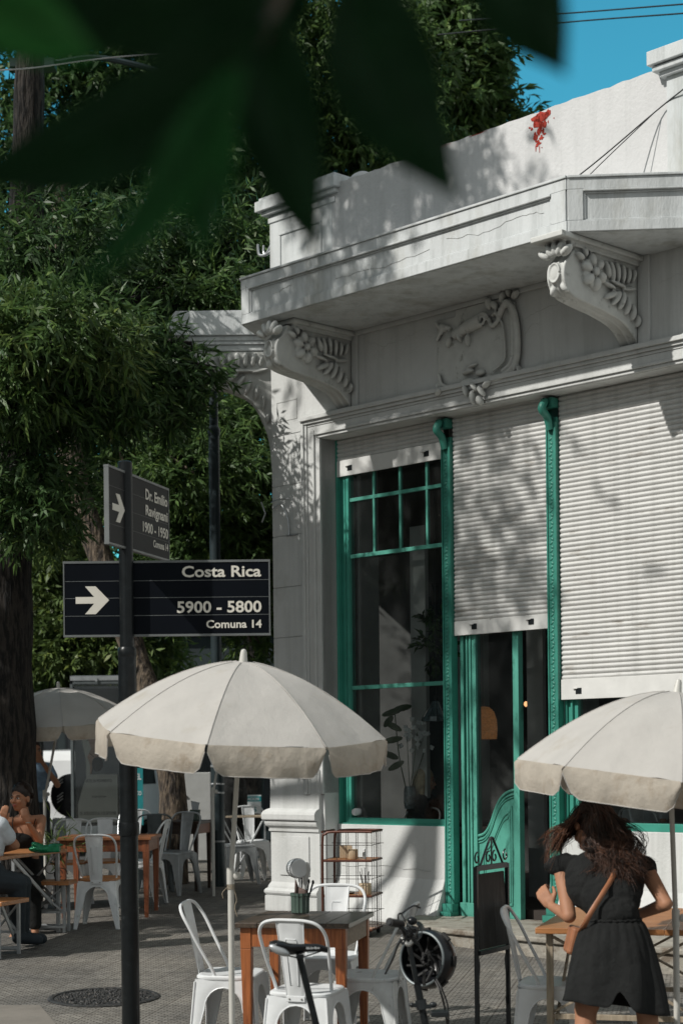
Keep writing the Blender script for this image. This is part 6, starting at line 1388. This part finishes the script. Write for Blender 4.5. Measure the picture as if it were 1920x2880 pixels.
v = lookw(1478, 1980, -2.6); mb = MB(); mb.ell((0,0,0),(.022,.022,.028)); mb.ell((-.07,0,.012),(.014,.014,.018)); tag(mb.build('light_bulb', bulb, None, smooth=2), 'glowing warm bulb in the dark behind the open doorway', 'lamp').location = v
mb = MB(); mb.lathe([(.03,-.045),(.036,-.03),(.036,.03),(.03,.045)],(0,0,0),16,Matrix.Rotation(R(90),3,'X')); o = mb.build('round_sticker', white_m, None, smooth=True); o.location = fw(.90,-.235,1.215); o.rotation_euler = (0,0,R(-46)); tag(o, 'small round white tag in the lower left corner of the window', 'tag')

# ================================================================== BICYCLE
BK = empty('bicycle', (-.19, 7.9, gz(7.9)), 'black folding bicycle with padded saddle standing in front of the white chair', 'bicycle')
ob = BK.location.copy(); bp = lambda x, y, zz: Vector((x, y, zz))-ob
I_ = lambda x, y, Y: at(480+x*.38265, 2280+y*.38265, Y)-ob
H_ = lambda x, y, Y: at(880+x*.38265, 2280+y*.38265, Y)-ob
post_t, post_b = I_(950,1085,7.9), I_(1075,1600,7.9); dirp = (post_b-post_t).normalized(); bb = post_b+dirp*.22
mb = MB(); mb.tube([post_t+dirp*-.01, bb], .0155, 14); mb.build('seat_post', black_pole, BK, smooth=True)
fw_ = Vector((.97,.12,0)).normalized(); sd_ = Vector((-fw_.y, fw_.x, 0)); up_ = Vector((-.05,0,1))
# saddle: lofted shell, broad at the back and narrowing to the nose
mb = MB(); rows = []; sc0 = post_t+Vector((-.09,0,.045))
for i in range(19):
    t = i/18; x = -.045+.262*t; hw_ = np.interp(t, [0,.12,.3,.5,.75,1], [.045,.072,.064,.036,.021,.014]); zt_ = np.interp(t, [0,.12,.35,.6,.85,1], [.022,.026,.010,.008,.006,-.006]); th_ = np.interp(t, [0,.2,.5,1], [.030,.040,.030,.020])
    row = []
    for j in range(17):
        an = 2*math.pi*j/16; cx = math.cos(an); sn = math.sin(an); row.append(sc0+fw_*x+sd_*(hw_*cx*(1-.25*max(0,-sn)))+Vector((0,0,zt_+(th_*.45*sn if sn > 0 else th_*sn)-.006*(1-abs(cx))*(t < .6))))
    rows.append(row)
mb.grid(rows); mb.f.append(tuple(range(17))[:16]); mb.f.append(tuple(18*17+k for k in range(16)))
sa = mb.build('saddle', gloss_blk, BK, smooth=2)
mb = MB(); mb.ell(sc0+fw_*-.008+sd_*-.052+Vector((0,0,-.002)), (.052,.020,.020), Matrix.Rotation(.45,3,'Y'), 16, 10); mb.build('side_panel', galv, sa, smooth=2)
M4 = Matrix((fw_, Vector((0,0,1)), fw_.cross(Vector((0,0,1))))).transposed().to_4x4(); M4.translation = sc0+fw_*.115+sd_*-.0335+Vector((0,0,-.002)); text_part('lettering', 'Selle San Marco', white_m, sa, .062, .011, M4, bold=.02, depth=.0006)
mb = MB(); mb.tube([sc0+fw_*-.02+Vector((0,0,-.02)), post_t+Vector((0,0,.0)), sc0+fw_*.19+Vector((0,0,-.015))], .0035, 6); mb.box(post_t+Vector((0,0,.008)), (.035,.03,.018)); mb.build('saddle_rail', black_m, sa)
# stem, bars
s_t, s_b = H_(700,960,8.15), H_(830,1600,8.12); ds = (s_b-s_t).normalized(); hinge = s_b+ds*.14
mb = MB(); mb.tube([s_t+ds*-.02, s_t+ds*.2], .012, 12); mb.tube([s_t+ds*.2, hinge], .0175, 12); mb.build('stem', black_pole, BK, smooth=True)
mb = MB(); c_ = H_(795,1425,8.12); mb.tube([c_+ds*-.022, c_+ds*.022], .026, 14); mb.beam(c_+Vector((-.045,-.01,0)), c_+Vector((.045,-.01,-.01)), .02, .018); mb.ell(c_+Vector((.055,-.01,.0)), (.018,.012,.014)); mb.ell(c_+Vector((-.045,-.01,.0)), (.013,.013,.012)); mb.build('clamp', black_m, BK, smooth=True)
mb = MB(); mb.tube(spline([H_(572,822,7.95), H_(640,840,8.05), H_(690,930,8.15), H_(760,960,8.25), H_(800,870,8.4), H_(775,830,8.55)],5), .0125, 10); mb.build('handlebar', black_pole, BK, smooth=True)
mb = MB(); mb.tube([H_(565,820,7.93), H_(650,835,8.06)], .019, 14); mb.tube([H_(560,819,7.925), H_(566,820,7.93)], .0205, 14); gp = mb.build('grip', rubber, BK, smooth=True)
mb = MB(); mb.tube([H_(556,818,7.918), H_(559,819,7.922)], .012, 12); mb.build('grip_cap', black_m, gp)
mb = MB(); mb.tube(spline([H_(650,935,8.1), H_(700,985,8.08), H_(735,945,8.1), H_(720,905,8.12)],6), .0105, 8); mb.build('bar_hook', silver, BK, smooth=True)
mb = MB(); mb.ell(H_(728,810,8.1), (.024,.022,.020), None, 14, 10); mb.lathe([(.020,-.03),(.024,-.02),(.024,-.01),(.015,0)], H_(735,850,8.1), 14); mb.tube([H_(735,850,8.1), H_(720,940,8.12)], .009, 8); mb.build('bell', gloss_blk, BK, smooth=True)
mb = MB(); mb.tube(spline([H_(640,870,8.05), H_(625,770,8.02), H_(660,750,8.05), H_(735,700,8.1), H_(788,715,8.12)],5), .0045, 6)
mb.tube(spline([H_(650,760,8.0), H_(700,850,8.0), H_(760,900,8.02), H_(770,960,8.05)],5), .003, 5); mb.tube(spline([H_(780,840,8.0), H_(745,930,8.0), H_(640,960,8.0), H_(590,1080,8.05), H_(530,1200,8.1)],5), .0048, 6); mb.tube(spline([H_(800,850,8.1), H_(790,930,8.0), H_(720,1000,8.0), H_(700,1100,8.05)],5), .003, 5)
for k in range(6): mb.tube(spline([H_(690+14*k,845+5*k,8.05), H_(700+12*k,900,7.98+.02*k), H_(730+10*k,960+9*k,8.02)],5), .0028, 5)
mb.build('brake_cable', wire_blk, BK, smooth=True)
mb = MB(); mb.tube(spline([H_(650,850,8.03), H_(690,900,8.0), H_(660,980,8.0), H_(640,940,8.0)],5), .005, 6); mb.build('brake_lever', black_m, BK, smooth=True)
# frame and wheels (below the picture, still there from another spot)
rw, fwh = bp(-.36, 7.80, gz(7.8)+.235), bp(.58, 8.20, gz(8.2)+.235); plane = (fwh-rw).normalized(); nrm = Vector((-plane.y, plane.x, 0))
mb = MB(); mb.tube([bb, hinge+Vector((0,0,.03))], .026, 12); mb.tube([bb, rw], .011, 8); mb.tube([hinge, fwh], .014, 8); mb.build('frame', black_pole, BK, smooth=True)
for c in (rw, fwh):
    Mw = Matrix((plane, Vector((0,0,1)), nrm)).transposed()
    ring = lambda r0, n=40: [c+Mw @ Vector((r0*math.cos(t), r0*math.sin(t), 0)) for t in np.linspace(0, 2*math.pi*(1-1/n), n)]
    mb = MB(); mb.tube(ring(.215), .020, 8, closed=True); wh = mb.build('wheel', rubber, BK, smooth=True); mb = MB(); mb.tube(ring(.188), .008, 6, closed=True)
    for k in range(14): t = 2*math.pi*k/14; mb.tube([c, c+Mw @ Vector((.186*math.cos(t), .186*math.sin(t), 0))], .001, 4)
    mb.build('rim', silver, wh)
mb = MB(); mb.box(H_(930,1492,8.1), (.085,.05,.028)); mb.build('pedal', black_m, BK, bevel=.006)
# helmet hanging from the bars, open side towards us
HL = empty('bicycle_helmet', H_(800,1090,8.3)+ob, 'glossy black bicycle helmet hanging from the handlebar, pale rim towards us', 'helmet')
nh = Vector((-.62,-.76,.12)).normalized(); xh = Vector((0,0,1)).cross(nh).normalized(); yh = nh.cross(xh); MH_ = Matrix((xh, yh, nh)).transposed()
mb = MB(); mb.lathe([(.128,.0),(.140,-.02),(.142,-.06),(.125,-.11),(.09,-.145),(.04,-.160),(.001,-.163)],(0,0,0),44,MH_,cap=False); mb.lathe([(.120,.0),(.122,-.05),(.10,-.105),(.05,-.138),(.001,-.142)],(0,0,0),44,MH_,cap=False); mb.build('shell', gloss_blk, HL, smooth=2)
mb = MB(); mb.tube([MH_ @ Vector((.126*math.cos(t),.126*math.sin(t),.002)) for t in np.linspace(0,2*math.pi*.977,44)], .0065, 8, closed=True); mb.build('rim', galv_dark, HL, smooth=True)
mb = MB()
for k in range(9):
    a_ = k*.7; mb.tube([MH_ @ Vector((.11*math.cos(a_),.11*math.sin(a_),-.02)), MH_ @ Vector((.05*math.cos(a_+.4),.05*math.sin(a_+.4),-.06)), MH_ @ Vector((.02*math.cos(a_+2),.03*math.sin(a_+2),-.03))], .008, 6)
for k in range(7): a_ = k*.9; mb.box(MH_ @ Vector((.145*math.cos(a_),.145*math.sin(a_),-.06)), (.012,.05,.02), MH_ @ Matrix.Rotation(a_,3,'Z'))
mb.build('padding', rubber, HL, smooth=True)
hb = HL.location; G_ = lambda x, y, Y: H_(x, y, Y)+ob-hb
mb = MB(); mb.tube(spline([G_(890,1230,8.2), G_(935,1330,8.15), G_(965,1440,8.15), G_(985,1570,8.15)],5), .006, 6, flat=.5); mb.tube(spline([G_(900,1225,8.2), G_(950,1320,8.15), G_(990,1440,8.15), G_(995,1570,8.15)],5), .005, 6, flat=.5); mb.tube(spline([G_(815,1180,8.1), G_(815,1285,8.1)],4), .008, 6); mb.build('strap', rubber, HL, smooth=True)
# plant and wire stand by the left table
tree('potted_grass', 'spiky pale green potted plant behind the green pouch', 'plant', [tuple(at(160,2420,16.4)), tuple(at(160,2395,16.4))], [.05,.04], [(dict(L=.17,W=.012,droop=.0), leaf_c, [(tuple(at(160,2375,16.4)), (.12,.08,.06), 16)])], limbs=False, sides=8)
mb = MB(); cc = at(172, 2460, 15.6)
for (r_, dx, dz) in ((.06,0,0),(.035,-.02,.01),(.05,-.09,.06)): mb.tube([cc+Vector((dx+r_*math.cos(t),0,dz+r_*math.sin(t))) for t in np.linspace(0,5.6,22)], .004, 5)
mb.tube([cc+Vector((-.05,0,-.3)), cc+Vector((-.05,0,.2))], .005, 5); tag(mb.build('wire_stand', wire_blk, None), 'small black wrought wire stand between the bench and the brown table', 'stand')
# ================================================================== LIGHT, SKY, CAMERA
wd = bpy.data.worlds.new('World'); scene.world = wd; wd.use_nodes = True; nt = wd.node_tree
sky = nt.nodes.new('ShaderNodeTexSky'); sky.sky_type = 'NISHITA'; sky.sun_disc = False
S3 = Vector((-.92, -.488, .9)).normalized()
elev = math.asin(S3.z); az = math.atan2(S3.x, S3.y)
sky.sun_elevation = elev; sky.sun_rotation = az; sky.air_density = 1.0; sky.dust_density = .6; sky.ozone_density = 2.0; sky.altitude = 50
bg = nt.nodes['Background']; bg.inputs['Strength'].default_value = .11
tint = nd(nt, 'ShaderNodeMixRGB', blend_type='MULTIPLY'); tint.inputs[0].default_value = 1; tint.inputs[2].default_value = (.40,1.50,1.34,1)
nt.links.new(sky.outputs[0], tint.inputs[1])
# haze added over the unseen sky behind the viewpoint, to turn shade neutral
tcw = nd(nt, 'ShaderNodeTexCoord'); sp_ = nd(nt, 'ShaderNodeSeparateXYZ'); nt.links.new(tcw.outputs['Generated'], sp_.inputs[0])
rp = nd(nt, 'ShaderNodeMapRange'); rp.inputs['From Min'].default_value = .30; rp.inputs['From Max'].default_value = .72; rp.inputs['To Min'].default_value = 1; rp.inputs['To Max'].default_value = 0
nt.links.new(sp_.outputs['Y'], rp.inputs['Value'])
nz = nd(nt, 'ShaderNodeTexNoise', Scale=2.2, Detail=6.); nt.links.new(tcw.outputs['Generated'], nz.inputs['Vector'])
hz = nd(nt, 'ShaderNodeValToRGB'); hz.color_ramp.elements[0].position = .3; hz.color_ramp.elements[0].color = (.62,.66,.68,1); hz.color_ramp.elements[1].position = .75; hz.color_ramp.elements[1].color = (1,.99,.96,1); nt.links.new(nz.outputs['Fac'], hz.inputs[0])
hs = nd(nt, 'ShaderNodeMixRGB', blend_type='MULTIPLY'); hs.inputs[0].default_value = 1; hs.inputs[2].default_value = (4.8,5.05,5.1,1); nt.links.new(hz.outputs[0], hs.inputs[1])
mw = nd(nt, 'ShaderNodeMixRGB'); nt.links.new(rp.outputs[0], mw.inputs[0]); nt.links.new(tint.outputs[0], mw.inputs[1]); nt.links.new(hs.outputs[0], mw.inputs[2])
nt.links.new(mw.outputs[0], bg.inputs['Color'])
sl = bpy.data.lights.new('sun', 'SUN'); sl.energy = 3.9; sl.angle = R(.7); sl.color = (1, .965, .905)
so = bpy.data.objects.new('sun', sl); col.objects.link(so); so.rotation_euler = S3.to_track_quat('Z', 'Y').to_euler()
cam = bpy.data.cameras.new('camera'); co = bpy.data.objects.new('camera', cam); col.objects.link(co); scene.camera = co
cam.sensor_fit = 'VERTICAL'; cam.sensor_height = 36; cam.sensor_width = 24; cam.lens = F_PX/2880*36
cam.shift_y = (PY0-1440)/2880; cam.shift_x = 0
co.location = (0, 0, EYE); co.rotation_euler = (R(90), 0, 0); co.rotation_euler = (Matrix.Rotation(R(90), 3, 'X') @ Matrix.Rotation(-ROLL, 3, 'Z')).to_euler()
cam.clip_start = .05; cam.clip_end = 2000
cam.dof.use_dof = True; cam.dof.focus_distance = 12.5; cam.dof.aperture_fstop = 3.4
scene.view_settings.view_transform = 'Standard'; scene.view_settings.look = 'None'; scene.view_settings.exposure = 0
scene.cycles.max_bounces = 6; scene.cycles.transparent_max_bounces = 8; scene.cycles.diffuse_bounces = 3; scene.cycles.caustics_reflective = False; scene.cycles.caustics_refractive = False
scene.cycles.use_adaptive_sampling = True
